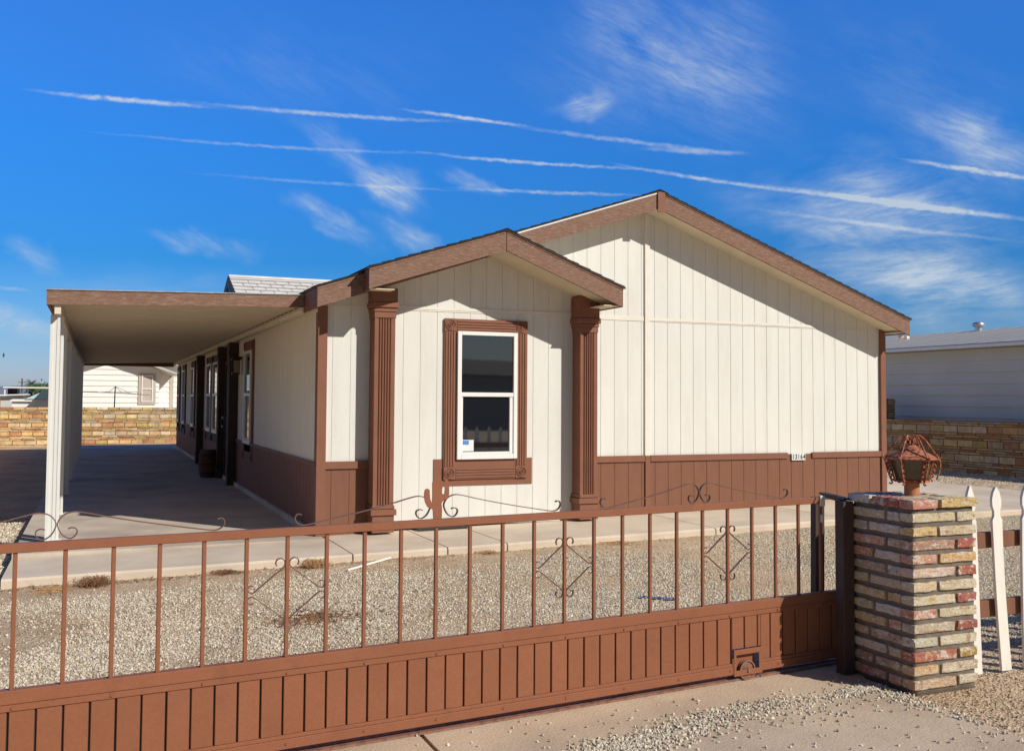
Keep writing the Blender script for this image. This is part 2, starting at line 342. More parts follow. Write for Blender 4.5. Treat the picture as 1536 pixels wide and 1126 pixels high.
def fib(rot): return math_('MULTIPLY', streak(rot, (1, .30, 1), 9, .33, .72, wsmall), math_('MULTIPLY_ADD', streak(rot + .06, (1, .16, 1), 34, .25, .75, wsmall), .75) )
NZ = {'c': streak(-.08, (1, .7, 1), 75, .22, .58, cmb.outputs[0]), 's': fib(-.5), 't': fib(.05)}
clouds = []
def patch(x0, y0, x1, y1, w, inten, kind):
    """elongated cloud from pixel p0 to p1 (photo pixels, only used to get sky directions), half width w px"""
    a0 = azel(x0, y0); a1 = azel(x1, y1); c = ((a0[0] + a1[0]) / 2, (a0[1] + a1[1]) / 2)
    dx, dy = a1[0] - a0[0], a1[1] - a0[1]; L = math.hypot(dx, dy) / 2 * 1.08; ang = math.atan2(dy, dx)
    mp = N.new('ShaderNodeMapping'); mp.vector_type = 'TEXTURE'; mp.inputs['Location'].default_value = (c[0], c[1], 0)
    mp.inputs['Rotation'].default_value = (0, 0, ang); mp.inputs['Scale'].default_value = (L, w / F, 1)
    Lk.new(wsmall if kind == 'c' else wbig, mp.inputs['Vector'])
    ln = N.new('ShaderNodeVectorMath'); ln.operation = 'LENGTH'; Lk.new(mp.outputs[0], ln.inputs[0])
    mr = N.new('ShaderNodeMapRange'); mr.interpolation_type = 'SMOOTHSTEP'; mr.inputs[1].default_value = 1; mr.inputs[2].default_value = 0 if kind != 'c' else .1; mr.inputs[3].default_value = 0; mr.inputs[4].default_value = inten
    Lk.new(ln.outputs['Value'], mr.inputs[0]); v = mr.outputs[0]
    clouds.append(math_('MULTIPLY', v, NZ[kind]))
C_ = 'c'
for a in [(30, 134, 350, 163, 4.92, 0.89, C_), (250, 149, 720, 184, 4.51, 0.64, C_), (590, 162, 810, 191, 4.1, 0.89, C_), (740, 184, 1130, 232, 4.92, 0.42, C_), (950, 222, 1130, 231, 5.74, 0.51, C_),
          (100, 194, 700, 231, 3.28, 0.32, C_), (600, 226, 1000, 256, 3.69, 0.72, C_), (900, 243, 1260, 296, 4.1, 0.72, C_), (1120, 274, 1600, 334, 6.15, 1.15, C_), (1200, 284, 1500, 318, 11.48, 0.3, C_),
          (260, 256, 740, 287, 3.28, 0.26, C_), (660, 280, 990, 294, 3.69, 0.51, C_), (1340, 236, 1600, 276, 4.92, 1.06, C_), (1110, 310, 1560, 366, 4.92, 0.42, C_), (-40, 428, 60, 436, 4.1, 0.26, C_),
          (0, 378, 90, 408, 22, .55, 's'), (-80, 486, 110, 494, 28, 1.25, 't'), (400, 300, 590, 374, 30, 1.1, 's'), (530, 230, 670, 318, 42, 1.1, 's'), (540, 250, 650, 300, 30, .5, 's'),
          (420, 160, 650, 295, 36, .8, 's'), (545, 310, 670, 382, 28, 1.0, 's'), (215, 350, 400, 394, 24, 1.0, 's'), (670, 268, 745, 290, 16, 1.0, 's'),
          (820, 184, 945, 148, 26, 1.35, 't'), (840, 192, 900, 186, 16, .7, 't'), (830, -30, 1100, 150, 95, .50, 's'), (1010, -60, 1160, 170, 130, .42, 's'), (900, 60, 1110, 130, 40, .35, 's'), (1180, 40, 1560, 170, 90, .22, 's'), (1350, 160, 1600, 270, 60, .95, 's'), (700, 100, 1300, 160, 110, .22, 's'),
          (1040, 285, 1600, 380, 85, 1.0, 't'), (1120, 380, 1580, 440, 40, .6, 't'), (1100, 330, 1560, 380, 44, .5, 's'), (1270, 430, 1600, 470, 55, 1.2, 't'), (1160, 235, 1540, 300, 70, .55, 't'), (1320, 400, 1600, 420, 44, 1.0, 't'), (-60, 420, 480, 440, 30, .25, 't'), (150, 60, 700, 120, 90, .14, 's')]:
    patch(*a)
tot = clouds[0]
for c in clouds[1:]: tot = math_('ADD', tot, c)
tot = math_('MINIMUM', tot, .85)
mx = N.new('ShaderNodeMix'); mx.data_type = 'RGBA'; Lk.new(tot, mx.inputs[0]); Lk.new(hs.outputs[0], mx.inputs[6]); mx.inputs[7].default_value = (6.6, 7.6, 8.6, 1)
Lk.new(mx.outputs[2], bg.inputs['Color'])
S.view_settings.view_transform = 'Standard'; S.view_settings.look = 'None'; S.view_settings.exposure = 0; S.view_settings.gamma = 1
S.render.engine = 'CYCLES'; S.render.resolution_x = 1024; S.render.resolution_y = 750

# ------------------------------------------------------------------ ground
def zc(x): return max(0., min(.135, .015 * (x + .6)))
def sm(t): t = max(0, min(1, t)); return t * t * (3 - 2 * t)
def hz(x, y):
    """terrain height"""
    base = -.10
    if x > -.6: up_ = zc(x) - .075
    else: up_ = -.085
    t = sm((y - 5.6) / 3.6)
    h = base * (1 - t) + up_ * t
    if y > 30: h -= .07 * sm((y - 30) / 7)
    h += .012 * mnoise.noise(Vector((x * .9, y * .9, 0))) * sm((y - 5.2) / 1.0) * (1 - sm((y - 40) / 20))
    h += .006 * mnoise.noise(Vector((x * 4, y * 4, 3))) * sm((y - 5.2) / 1.0) * (1 - sm((y - 15) / 5))
    return h
def axis(lo, hi, step, far, g=1.35):
    a = []; x = lo
    while x < hi: a.append(x); x += step
    a.append(hi); s_ = step; x = hi
    while x < far: s_ *= g; x += s_; a.append(x)
    s_ = step; x = lo
    while x > -far: s_ *= g; x -= s_; a.insert(0, x)
    return a
gx = axis(-4, 14, .16, 9000); gy = axis(3.5, 12, .16, 9000)
mb = MB(); nx = len(gx)
mb.add([(x, y, hz(x, y) if y > 3 else -.1) for y in gy for x in gx], [(j * nx + i, j * nx + i + 1, (j + 1) * nx + i + 1, (j + 1) * nx + i) for j in range(len(gy) - 1) for i in range(nx - 1)], smooth=True)
# leave the driveway and slabs on top of it
tag(mb.build('ground', M['ground']), kind='structure')

# driveway: concrete in front of the gate, thickness
GA = R(90 - 84.52); GW = Vector((3.565, 4.836, 0)); gdir = Vector((math.cos(GA), math.sin(GA), 0)); gnor = Vector((-math.sin(GA), math.cos(GA), 0))
def gp(s, off=0): p = GW + gdir * s + gnor * off; return (p.x, p.y)
mb = MB()
jA = Vector((1.506, 4.672)); jB = Vector((1.49, 1.0))
a = gp(-9, .14); b = (1.50, gp(-2.06, .14)[1]); e = gp(.95, .14)
T = -.088
left = [a, (b[0] - .012, b[1]), (1.478, -6), (-9, -6)]
right = [(b[0] + .012, b[1]), e, (4.235, 4.6), (4.24, 4.2), (4.21, 3.5), (4.17, 2.0), (4.1, -6), (1.502, -6)]
for poly in (left, right): mb.prism(poly[::-1], 'z', T - .08, T)
tag(mb.build('driveway', M['drive']), kind='structure')
mb = MB(); mb.add([(-60, -6, -.07), (60, -6, -.07), (60, -14, -.07), (-60, -14, -.07)], [(0, 3, 2, 1)])
tag(mb.build('road', mat('asphalt', (.06, .06, .06), .9, .1, 3, .3, 80)), kind='structure')

# walkway: apron strip along the house front, sloping gently up to the right, with control joints
mb = MB(); joints = [2.32, 3.29, 3.94, 6.5, 8.4, 10.4]; xs = [-.71] + joints + [13.7]
sub = []
for a0, a1 in zip(xs, xs[1:]):
    a0_ = a0 + (.008 if a0 > 0 else 0); a1_ = a1 - .008
    n = max(1, int((a1_ - a0_) / .8))
    for k in range(n):
        u, v = a0_ + (a1_ - a0_) * k / n, a0_ + (a1_ - a0_) * (k + 1) / n
        y1 = 10.53 if v < 2.36 else 11.4
        z0, z1 = zc(u), zc(v)
        fr = 9.40; bv = .02
        vs = [(u, fr, -.25), (v, fr, -.25), (v, fr, z1 - bv), (u, fr, z0 - bv), (u, fr + bv, z0), (v, fr + bv, z1), (u, y1, z0), (v, y1, z1), (u, y1, -.25), (v, y1, -.25)]
        fs = [(0, 1, 2, 3), (3, 2, 5, 4), (4, 5, 7, 6), (6, 7, 9, 8)]
        if k == 0: fs.append((0, 3, 4, 6, 8))
        if k == n - 1: fs.append((1, 9, 7, 5, 2))
        mb.add(vs, fs)
# right-hand slab beside the house
mb.prism([(10.86, 11.412), (13.7, 11.412), (13.6, 14.1), (10.86, 26)], 'z', -.2, .137)
tag(mb.build('walkway', M['concrete']), kind='structure')
mb = MB(); 
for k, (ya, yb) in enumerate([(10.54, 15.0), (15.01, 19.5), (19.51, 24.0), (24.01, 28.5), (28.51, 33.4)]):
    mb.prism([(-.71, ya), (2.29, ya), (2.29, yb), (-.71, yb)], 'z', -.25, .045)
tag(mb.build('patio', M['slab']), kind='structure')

# ------------------------------------------------------------------ scattered stones (gravel)
def stone_field(name, pts, material, smin, smax, kindlabel):
    me = bpy.data.meshes.new(name); me.from_pydata(pts, [], []); me.update()
    o = bpy.data.objects.new(name, me); COL.objects.link(o)
    g = bpy.data.node_groups.new(name, 'GeometryNodeTree'); g.interface.new_socket('Geometry', in_out='INPUT', socket_type='NodeSocketGeometry'); g.interface.new_socket('Geometry', in_out='OUTPUT', socket_type='NodeSocketGeometry')
    n = g.nodes; l = g.links; gi = n.new('NodeGroupInput'); go = n.new('NodeGroupOutput')
    ico = n.new('GeometryNodeMeshIcoSphere'); ico.inputs['Radius'].default_value = 1; ico.inputs['Subdivisions'].default_value = 1
    sp = n.new('GeometryNodeSetPosition'); rv0 = n.new('FunctionNodeRandomValue'); rv0.data_type = 'FLOAT_VECTOR'; rv0.inputs[0].default_value = (-.22, -.22, -.22); rv0.inputs[1].default_value = (.22, .22, .22)
    l.new(ico.outputs[0], sp.inputs['Geometry']); l.new(rv0.outputs[0], sp.inputs['Offset'])
    sm_ = n.new('GeometryNodeSetMaterial'); sm_.inputs['Material'].default_value = material; l.new(sp.outputs[0], sm_.inputs['Geometry'])
    iop = n.new('GeometryNodeInstanceOnPoints'); l.new(gi.outputs[0], iop.inputs['Points']); l.new(sm_.outputs[0], iop.inputs['Instance'])
    rr = n.new('FunctionNodeRandomValue'); rr.data_type = 'FLOAT_VECTOR'; rr.inputs[0].default_value = (0, 0, 0); rr.inputs[1].default_value = (6.28, 6.28, 6.28); rr.inputs['Seed'].default_value = 3
    e2r = n.new('FunctionNodeEulerToRotation'); l.new(rr.outputs[0], e2r.inputs[0]); l.new(e2r.outputs[0], iop.inputs['Rotation'])
    rs = n.new('FunctionNodeRandomValue'); rs.data_type = 'FLOAT_VECTOR'; rs.inputs[0].default_value = (smin * .9, smin * .8, smin * .6); rs.inputs[1].default_value = (smax * 1.1, smax, smax * .75); rs.inputs['Seed'].default_value = 5
    l.new(rs.outputs[0], iop.inputs['Scale'])
    st = n.new('GeometryNodeStoreNamedAttribute'); st.domain = 'INSTANCE'; st.data_type = 'FLOAT'; st.inputs['Name'].default_value = 'rnd'
    rc = n.new('FunctionNodeRandomValue'); rc.data_type = 'FLOAT'; rc.inputs['Seed'].default_value = 9
    l.new(iop.outputs[0], st.inputs['Geometry']); l.new(rc.outputs[1], st.inputs['Value']); l.new(st.outputs[0], go.inputs[0])
    md = o.modifiers.new('stones', 'NODES'); md.node_group = g
    o['label'] = kindlabel; o['kind'] = 'stuff'; o['category'] = 'gravel'
    return o
pts = []; rnd = random.Random(3)
def gate_y(x): return GW.y + (x - GW.x) * math.tan(GA)
while len(pts) < 135000:
    y = 4.9 + (9.38 - 4.9) * rnd.random() ** 1.15; x = rnd.uniform(-.14 * y - 1.0, 1.3 * y + 1.2)
    if y < gate_y(x) + .17 and x < 4.6: continue
    d = mnoise.noise(Vector((x * .8, y * .8, 7))) * .5 + .5 + .18 * mnoise.noise(Vector((x * 3, y * 3, 2)))
    dens = .07 + 1.15 * sm((d - .24) / .46)
    e_ = 9.4 - y
    edge = .55 + .35 * mnoise.noise(Vector((x * 1.3, 0, 5)))
    if x > 6.3: edge *= .15
    dens *= sm((e_ - edge * .55) / max(.1, edge)) * .97 + .05
    if x < 1.2: dens *= .35 + .65 * sm((x + 1.2 + (9 - y) * .55) / 1.8)
    if rnd.random() > dens: continue
    pts.append((x, y, hz(x, y) + rnd.uniform(-.002, .005)))
stone_field('gravel', pts, M['gravelm'], .0040, .0102, 'pale grey and tan crushed gravel spread over the yard behind the gate')
# gravel on the far right beyond slab and left of slab
pts = []
for i in range(16000):
    x = rnd.uniform(10, 17.3); y = rnd.uniform(11, 20)
    if x < 13.65 and y < 14: continue
    pts.append((x, y, hz(x, y) + .003 if y < 5 else hz(x, y)))
for i in range(9000):
    x = rnd.uniform(-3.4, -.75); y = rnd.uniform(8.2, 15)
    pts.append((x, y, hz(x, y) + .002))
stone_field('gravel', pts, M['gravelm'], .008, .02, 'sparse gravel on the strips of ground left and right of the concrete')
# loose gravel piles on the driveway
pts = []
piles = [(2.45, 4.16, .28, .07, 1000), (3.15, 4.36, .26, .06, 560), (4.02, 4.42, .13, .035, 420), (2.2, 4.05, .22, .05, 250), (4.14, 4.22, .05, .10, 120), (3.6, 4.25, .3, .10, 120), (4.18, 3.9, .04, .3, 120)]
for (cx_, cy_, sx, sy, n_) in piles:
    for i in range(n_):
        x = rnd.gauss(cx_, sx); y = rnd.gauss(cy_, sy) + (x - cx_) * .12
        if x > 4.24: continue
        pts.append((x, y, T + .004))
for i in range(260):
    x = rnd.uniform(1.0, 4.2); y = rnd.uniform(3.4, 4.65)
    pts.append((x, y, T + .004))
stone_field('loose_gravel', pts, M['gravelm'], .0045, .011, 'loose gravel scattered in small heaps on the driveway outside the gate')
pts = []
for i in range(8000):
    x = rnd.uniform(4.22, 7.5); y = rnd.uniform(3.2, 5.2)
    if 4.25 < x < 4.73 and 4.23 < y < 4.74: continue
    if x < 4.22 + .05 * rnd.random(): continue
    pts.append((x, y, -.1 + rnd.uniform(-.003, .004)))
stone_field('pebbles', pts, M['dirtstone'], .0025, .009, 'small brown pebbles and grit in the dirt beside the brick pillar')

# ------------------------------------------------------------------ main house
X0, X1, YW, PX, PZ = 2.248, 10.80, 11.315, 6.69, 4.26
YL = 10.78; YRL = 10.36; TRL = .832   # left wing stands forward of the right-hand gable wall
ZE_L, ZE_R = 2.731, 2.745; XE_L, XE_R = 2.135, 10.94; YR = 10.915; YB = 31.2
def rooftop(x):  # roof surface height (top of fascia)
    return ZE_L + (PZ - ZE_L) * (x - XE_L) / (PX - XE_L) if x < PX else PZ - (PZ - ZE_R) * (x - PX) / (XE_R - PX)
FH = .225
house = empty('house', (6.6, YW, 0), 'long single storey cream house with brown skirting, brown gable trim and a bay window', 'house')
G = [6.8558 + .2032 * k for k in range(-23, 20)]
TRZ = .80
def zg(x): return zc(x) - .02
XM = 4.0
mb = MB(); mb.siding((XM, YW), (X1, YW), lambda u: TRZ, lambda u: rooftop(XM + u) - .12, [g - XM for g in G], brk=[PX - XM])
mb.build('gable_wall', M['white'], house)
mb = MB(); mb.siding((X0, YL), (2.93, YL), lambda u: TRL, lambda u: rooftop(X0 + u) - .12, [.150, .353, .556]); mb.build('front_wall', M['white'], house)
mb = MB(); mb.siding((XM, YW - .012), (X1, YW - .012), lambda u: zg(XM + u), lambda u: TRZ, [g - XM for g in G]); mb.build('skirting', M['brown'], house)
mb = MB(); mb.siding((X0, YL - .012), (2.93, YL - .012), lambda u: .0, lambda u: TRL, [.150, .353, .556]); mb.build('skirting', M['brown'], house)
mb = MB(); mb.siding((X0 - .012, YB), (X0 - .012, YL - .012), lambda u: .115, lambda u: TRL, [.2 * k + .1 for k in range(110)]); mb.build('skirting', M['brown'], house)
mb = MB(); mb.siding((X0, YB), (X0, YL), lambda u: TRL, lambda u: 2.58, [.2 * k + .1 for k in range(110)])
mb.box(X0 + .02, X1, YB - .01, YB + .05, 0, 2.6); mb.box(X1 - .05, X1 - .0, YW + .005, YB - .012, 0, 2.7)
mb.build('side_wall', M['side_bounce_cream'], house)
mb = MB(); mb.box(X0 - .05, X0 - .013, YL + .0, YB, .03, .113); mb.build('foundation_curb', M['concrete'], house)
# belt trims on the front, one board each
def piece(name, m, parent, *bx, bev=0):
    q = MB(); (q.bbox(*bx, bev) if bev else q.box(*bx)); return q.build(name, m, parent)
for (a, b) in ((5.6, 6.695), (6.778, 9.02), (9.45, X1 - .07)):
    piece('belt_trim', M['trim'], house, a, b, YW - .034, YW - .0125, TRZ - .062, TRZ + .022, bev=.003)
piece('belt_trim', M['trim'], house, X0 + .0, 2.84, YL - .034, YL - .0125, TRL - .062, TRL + .022, bev=.003)
piece('belt_trim', M['trim'], house, X0 - .03, X0 - .0125, YL, YB, TRL - .03, TRL + .01)
mb = MB()
mb.box(X0 - .020, X0 + .082, YL - .045, YL - .0005, .0, rooftop(X0) - .2)
mb.box(X0 - .020, X0 - .0005, YL - .0004, YL + .085, .0, 2.50)
mb.build('corner_trim', M['trim'], house)
mb = MB(); mb.box(X1 - .07, X1 + .022, YW - .04, YW - .0005, zg(X1), rooftop(X1) - .15); mb.box(X1, X1 + .022, YW - .0005, YW + .09, zg(X1), 2.6); mb.build('corner_trim', M['trim'], house)
mb = MB(); mb.box(6.70, 6.772, YW - .024, YW - .0005, TRZ + .018, rooftop(6.73) - .2); mb.build('centre_batten', M['cream'], house)
mb = MB(); mb.box(6.70, 6.772, YW - .034, YW - .0125, zg(6.7), TRZ + .0175); mb.build('centre_batten', M['trim'], house)
for bx in ((5.0, 6.70, YW - .007, YW - .0005, 2.60, 2.655), (6.773, X1 - .07, YW - .007, YW - .0005, 2.598, 2.608), (X0 + .083, 2.82, YL - .007, YL - .0005, 2.572, 2.584), (6.773, 9.5, YW - .010, YW - .0075, 2.612, 2.645)):
    piece('seam_trim', M['cream'], house, *bx)
# roof body, rake fascias
def gable_roof(parent, px, pz, xl, zl, xr, zr, y0, y1, fh, shmat_top=True, name='roof', fth=.03, side_l=True, side_r=True, soffit_to=None):
    th = .022
    rf = MB(); ed = .025
    # shingle sheets (a bit proud of the fascia)
    for (xa, za, xb, zb) in ((xl - ed, zl - ed * .33, px, pz), (px, pz, xr + ed, zr - ed * .35)):
        vs = [(xa, y0 - .02, za + .004), (xb, y0 - .02, zb + .004), (xb, y1, zb + .004), (xa, y1, za + .004), (xa, y0 - .02, za + th), (xb, y0 - .02, zb + th), (xb, y1, zb + th), (xa, y1, za + th)]
        rf.add(vs, [(0, 3, 2, 1), (4, 5, 6, 7)]); rf.add(vs, [(0, 1, 5, 4), (1, 2, 6, 5), (2, 3, 7, 6), (3, 0, 4, 7)], mi=1)
        n = int(abs(xb - xa) / .14)
        for k in range(n):   # butt edges of the courses showing at the rake
            t = (k + .5) / n; xx = xa + (xb - xa) * t; zz = za + (zb - za) * t; sg = 1 if xb > xa and za < zb else -1
            rf.add([(xx - .065, y0 - .024, zz - .065 * (zb - za) / (xb - xa) + th), (xx + .065, y0 - .024, zz + .065 * (zb - za) / (xb - xa) + th + .0), (xx - sg * .065, y0 - .024, zz - sg * .065 * (zb - za) / (xb - xa) + th + .009)], [(0, 1, 2)], mi=1)
    # ridge cap
    rf.add([(px - .14, y0 - .022, pz - .04 + th), (px, y0 - .022, pz + th + .014), (px + .14, y0 - .022, pz - .04 + th), (px - .14, y1, pz - .04 + th), (px, y1, pz + th + .014), (px + .14, y1, pz - .04 + th)], [(0, 1, 4, 3), (1, 2, 5, 4)]); 
    rf.add([(px - .14, y0 - .022, pz - .04 + th), (px, y0 - .022, pz + th + .014), (px + .14, y0 - .022, pz - .04 + th), (px, y0 - .022, pz)], [(0, 3, 1), (1, 3, 2)], mi=1)
    roof = rf.build(name, [M['shingle'], M['shingle_edge']], parent)
    for i, (xa, za, xb, zb) in enumerate(((xl, zl, px, pz), (px, pz, xr, zr))):
        f = MB(); g = .004
        xa_, xb_ = (xa, xb - g) if i == 0 else (xa + g, xb)
        f.prism([(xa_, za - fh), (xb_, zb - fh), (xb_, zb), (xa_, za)], 'y', y0, y0 + fth); f.build('rake_board', M['fascia'], parent)
        d = MB(); sl_ = (zb - za) / (xb - xa)
        d.prism([(xa_, za - .022), (xb_, zb - .022), (xb_, zb + .003), (xa_, za + .003)], 'y', y0 - .006, y0 - .0005); d.build('drip_edge', M['drip'] if i == 0 and name == 'roof' else M['fascia'], roof)
        s_ = MB(); xi0, xi1 = (xa_ + .02, xb_) if i == 0 else (xa_, xb_ - .02)
        def zz(x): return za + (zb - za) * (x - xa) / (xb - xa) - fh + .03
        ys = soffit_to
        s_.add([(xi0, y0 + fth, zz(xi0)), (xi1, y0 + fth, zz(xi1)), (xi1, ys, zz(xi1)), (xi0, ys, zz(xi0))], [(0, 3, 2, 1)])
        s_.build('soffit', M['soffit'], parent)
    return roof
roof = gable_roof(house, PX, PZ, 3.0, rooftop(3.0), XE_R, ZE_R, YR, YB + .1, FH, soffit_to=YW)
mb = MB()
for (xa, xb, ya, yb) in ((XE_L - .025, 4.2, YRL - .02, YR - .0205), (XE_L - .025, 3.0 - .026, YR - .020, YB + .1)):
    za, zb = rooftop(xa), rooftop(xb)
    vs = [(xa, ya, za + .004), (xb, ya, zb + .004), (xb, yb, zb + .004), (xa, yb, za + .004), (xa, ya, za + .026), (xb, ya, zb + .026), (xb, yb, zb + .026), (xa, yb, za + .026)]
    mb.add(vs, [(0, 3, 2, 1), (4, 5, 6, 7)]); mb.add(vs, [(0, 1, 5, 4), (1, 2, 6, 5), (2, 3, 7, 6), (3, 0, 4, 7)], mi=1)
mb.build('roof', [M['shingle'], M['shingle_edge']], house)
mb = MB(); mb.prism([(XE_L, ZE_L - .214), (4.1, rooftop(4.1) - .214), (4.1, rooftop(4.1)), (XE_L, ZE_L)], 'y', YRL, YRL + .03); mb.build('rake_board', M['fascia'], house)
mb = MB(); mb.prism([(XE_L, ZE_L - .022), (4.1, rooftop(4.1) - .022), (4.1, rooftop(4.1) + .003), (XE_L, ZE_L + .003)], 'y', YRL - .006, YRL - .0005); mb.build('drip_edge', M['fascia'], house)
mb = MB(); zs0, zs1 = ZE_L - .19, rooftop(4.1) - .19; mb.add([(XE_L + .026, YRL + .031, zs0 + .009), (4.1, YRL + .031, zs1), (4.1, YL, zs1), (XE_L + .026, YL, zs0 + .009)], [(0, 3, 2, 1)]); mb.build('soffit', M['soffit'], house)
mb = MB(); mb.bbox(PX - .035, PX + .075, YR - .022, YR - .007, PZ - .27, PZ + .012, .003); mb.build('rake_cover_block', M['trim'], house)
# side eaves
mb = MB(); mb.box(XE_L, XE_L + .025, YRL + .031, YB + .1, ZE_L - .214, ZE_L - .004); mb.build('eave_board', M['trim'], house)
mb = MB(); mb.box(XE_R - .025, XE_R, YR + .031, YB + .1, ZE_R - .207, ZE_R - .004); mb.build('eave_board', M['trim'], house)
piece('soffit', M['soffit'], house, XE_L + .026, X0, YL + .001, YB, 2.535, 2.55)
piece('soffit', M['soffit'], house, X1, XE_R - .025, YR + .05, YB, 2.555, 2.57)
mb = MB(); mb.box(XE_L - .012, XE_L - .001, YL + .32, YB, 2.500, 2.585); mb.build('flashing_ledge', M['soffit'], house)
mb = MB(); mb.box(XE_L - .030, XE_L - .0125, YL + .32, YB, 2.530, 2.548); mb.build('gutter_lip', M['cream'], house)
# security light under right eave
g = bpy.data.objects.new('x', None); bpy.data.objects.remove(g)
mb = MB(); mb.tube([(10.93, 11.08, 2.53), (10.93, 11.08, 2.49)], .035, 12); mb.tube([(10.93, 11.08, 2.50), (10.88, 11.04, 2.465)], [.02, .035], 10)
mb.tube([(10.93, 11.08, 2.50), (11.0, 11.05, 2.49)], [.02, .036], 10); fl = mb.build('security_light', M['galv'], house)
mb = MB(); mb.tube([(11.0, 11.05, 2.49), (11.035, 11.035, 2.485)], [.037, .030], 12); mb.build('bulb', M['vinyl'], fl)

# bay -----------------------------------------------------------
BX0, BX1, YBY, YBR = 2.931, 5.48, 10.78, 10.15
BP, BPZ, BXL, BZL, BXR, BZR, BFH = 4.22, 3.438, 2.64, 2.928, 5.72, 2.87, .222
def btop(x): return BZL + (BPZ - BZL) * (x - BXL) / (BP - BXL) if x < BP else BPZ - (BPZ - BZR) * (x - BP) / (BXR - BP)
mb = MB(); bg0 = 3.2335 - .2032 * 1   # grooves from the photograph's spacing
BG = [3.211 + .2032 * k for k in range(-1, 12)]
mb.siding((BX0, YBY), (BX1, YBY), lambda u: .09, lambda u: btop(BX0 + u) - .12, [g_ - BX0 for g_ in BG], brk=[BP - BX0])
mb.add([(BX1, YBY, .02), (BX1, YW, .02), (BX1, YW, 2.9), (BX1, YBY, 2.9)], [(0, 1, 2, 3)])
bay = mb.build('bay_wall', M['white'], house)
piece('seam_trim', M['cream'], house, BX0 + .1, BX1 - .1, YBY - .006, YBY - .0005, 2.56, 2.575); piece('seam_trim', M['cream'], house, BX0 + .1, BX1 - .1, YBY - .010, YBY - .0062, 2.577, 2.612)
gable_roof(house, BP, BPZ + .008, BXL, BZL + .008, BXR, BZR, YBR, YW - .002, BFH, name='bay_roof', soffit_to=YBY)
piece('bay_eave_board', M['trim'], house, BXL, BXL + .02, YBR + .031, YRL - .001, BZL - BFH, BZL - .002)
piece('bay_eave_board', M['trim'], house, BXR - .02, BXR, YBR + .031, YW - .001, BZR - BFH, BZR - .004)
piece('soffit', M['soffit'], house, BXL + .021, BX0 - .001, YBR + .031, YRL - .002, BZL - BFH + .012, BZL - BFH + .022)
piece('soffit', M['soffit'], house, BX1, BXR - .021, YBR + .031, YW - .002, BZR - BFH + .012, BZR - BFH + .022)

# pilasters (fluted columns) -----------------------------------
def flute_face(mb, a0, a1, fixed, axis, z0, z1, sign):
    """fluted board between a0..a1 along x (axis 'x') or y (axis 'y'), outer surface at 'fixed'"""
    w = a1 - a0; m_ = .04 * w / .235; n = 5; fw = (w - 2 * m_ - .0) / n; d = .016
    prof = [(a0, 0), (a0 + m_, 0)]
    for k in range(n):
        s0 = a0 + m_ + k * fw; prof += [(s0 + .002, 0), (s0 + .004, d), (s0 + .010, d), (s0 + fw * .60, d * .25), (s0 + fw - .004, 0)]
    prof += [(a1, 0)]
    for (u0, d0), (u1, d1) in zip(prof, prof[1:]):
        if axis == 'x': q = [(u0, fixed + d0 * sign, z0), (u1, fixed + d1 * sign, z0), (u1, fixed + d1 * sign, z1), (u0, fixed + d0 * sign, z1)]
        else: q = [(fixed + d0 * sign, u0, z0), (fixed + d1 * sign, u1, z0), (fixed + d1 * sign, u1, z1), (fixed + d0 * sign, u0, z1)]
        mb.add(q, [(0, 1, 2, 3)])
def column(x0, x1, y0, y1, zb, zcap, ztop, m, parent, front='y', step=.03):
    mb = MB()
    mb.box(x0 + .0175, x1 - .0175, y0 + .0175, y1 - .002, zb + .2, zcap)       # core
    if front == 'y':
        flute_face(mb, x0, x1, y0, 'x', zb + .30, zcap, 1); flute_face(mb, y0, y1, x0, 'y', zb + .30, zcap, 1); flute_face(mb, y0, y1, x1, 'y', zb + .30, zcap, -1)
    else:
        flute_face(mb, y0, y1, x0, 'y', zb + .30, zcap, 1); mb.box(x0, x1, y0, y0 + .009, zb + .3, zcap)
    c = mb.build('column', m, parent)
    e = .008
    b = MB()
    b.bbox(x0 - e, x1 + e, y0 - e, y1 - .001, zb, zb + .188, .004); b.bbox(x0 - step, x1 + step, y0 - step, y1 - .0015, zb + .189, zb + .255, .006); b.bbox(x0 - e * 1.5, x1 + e * 1.5, y0 - e * 1.5, y1 - .002, zb + .2555, zb + .30, .008)
    b.build('base', m, c)
    b = MB(); zt = ztop - zcap
    b.bbox(x0 - e, x1 + e, y0 - e, y1 - .001, zcap - .015, zcap + .05, .004)
    b.bbox(x0 - step * .6, x1 + step * .6, y0 - step * .6, y1 - .0012, zcap + .0505, zcap + .095, .008)
    b.bbox(x0 - step * 1.2, x1 + step * 1.2, y0 - step * 1.2, y1 - .0014, zcap + .0955, zcap + .16, .01)
    b.bbox(x0 - step * .7, x1 + step * .7, y0 - step * .7, y1 - .0016, zcap + .1605, ztop, .005)
    b.build('capital', m, c)
    return c
column(2.818, 3.052, 10.56, 10.79, .075, 2.46, 2.775, M['trim'], house)
column(5.366, 5.596, 10.56, 10.84, .115, 2.38, 2.80, M['trim'], house)
# porch pilasters on the side wall
for ya in (17.44, 19.05, 23.24): column(2.095, 2.247, ya, ya + .225, .05, 2.20, 2.50, M['dark_trim'], house, front='x', step=.02)

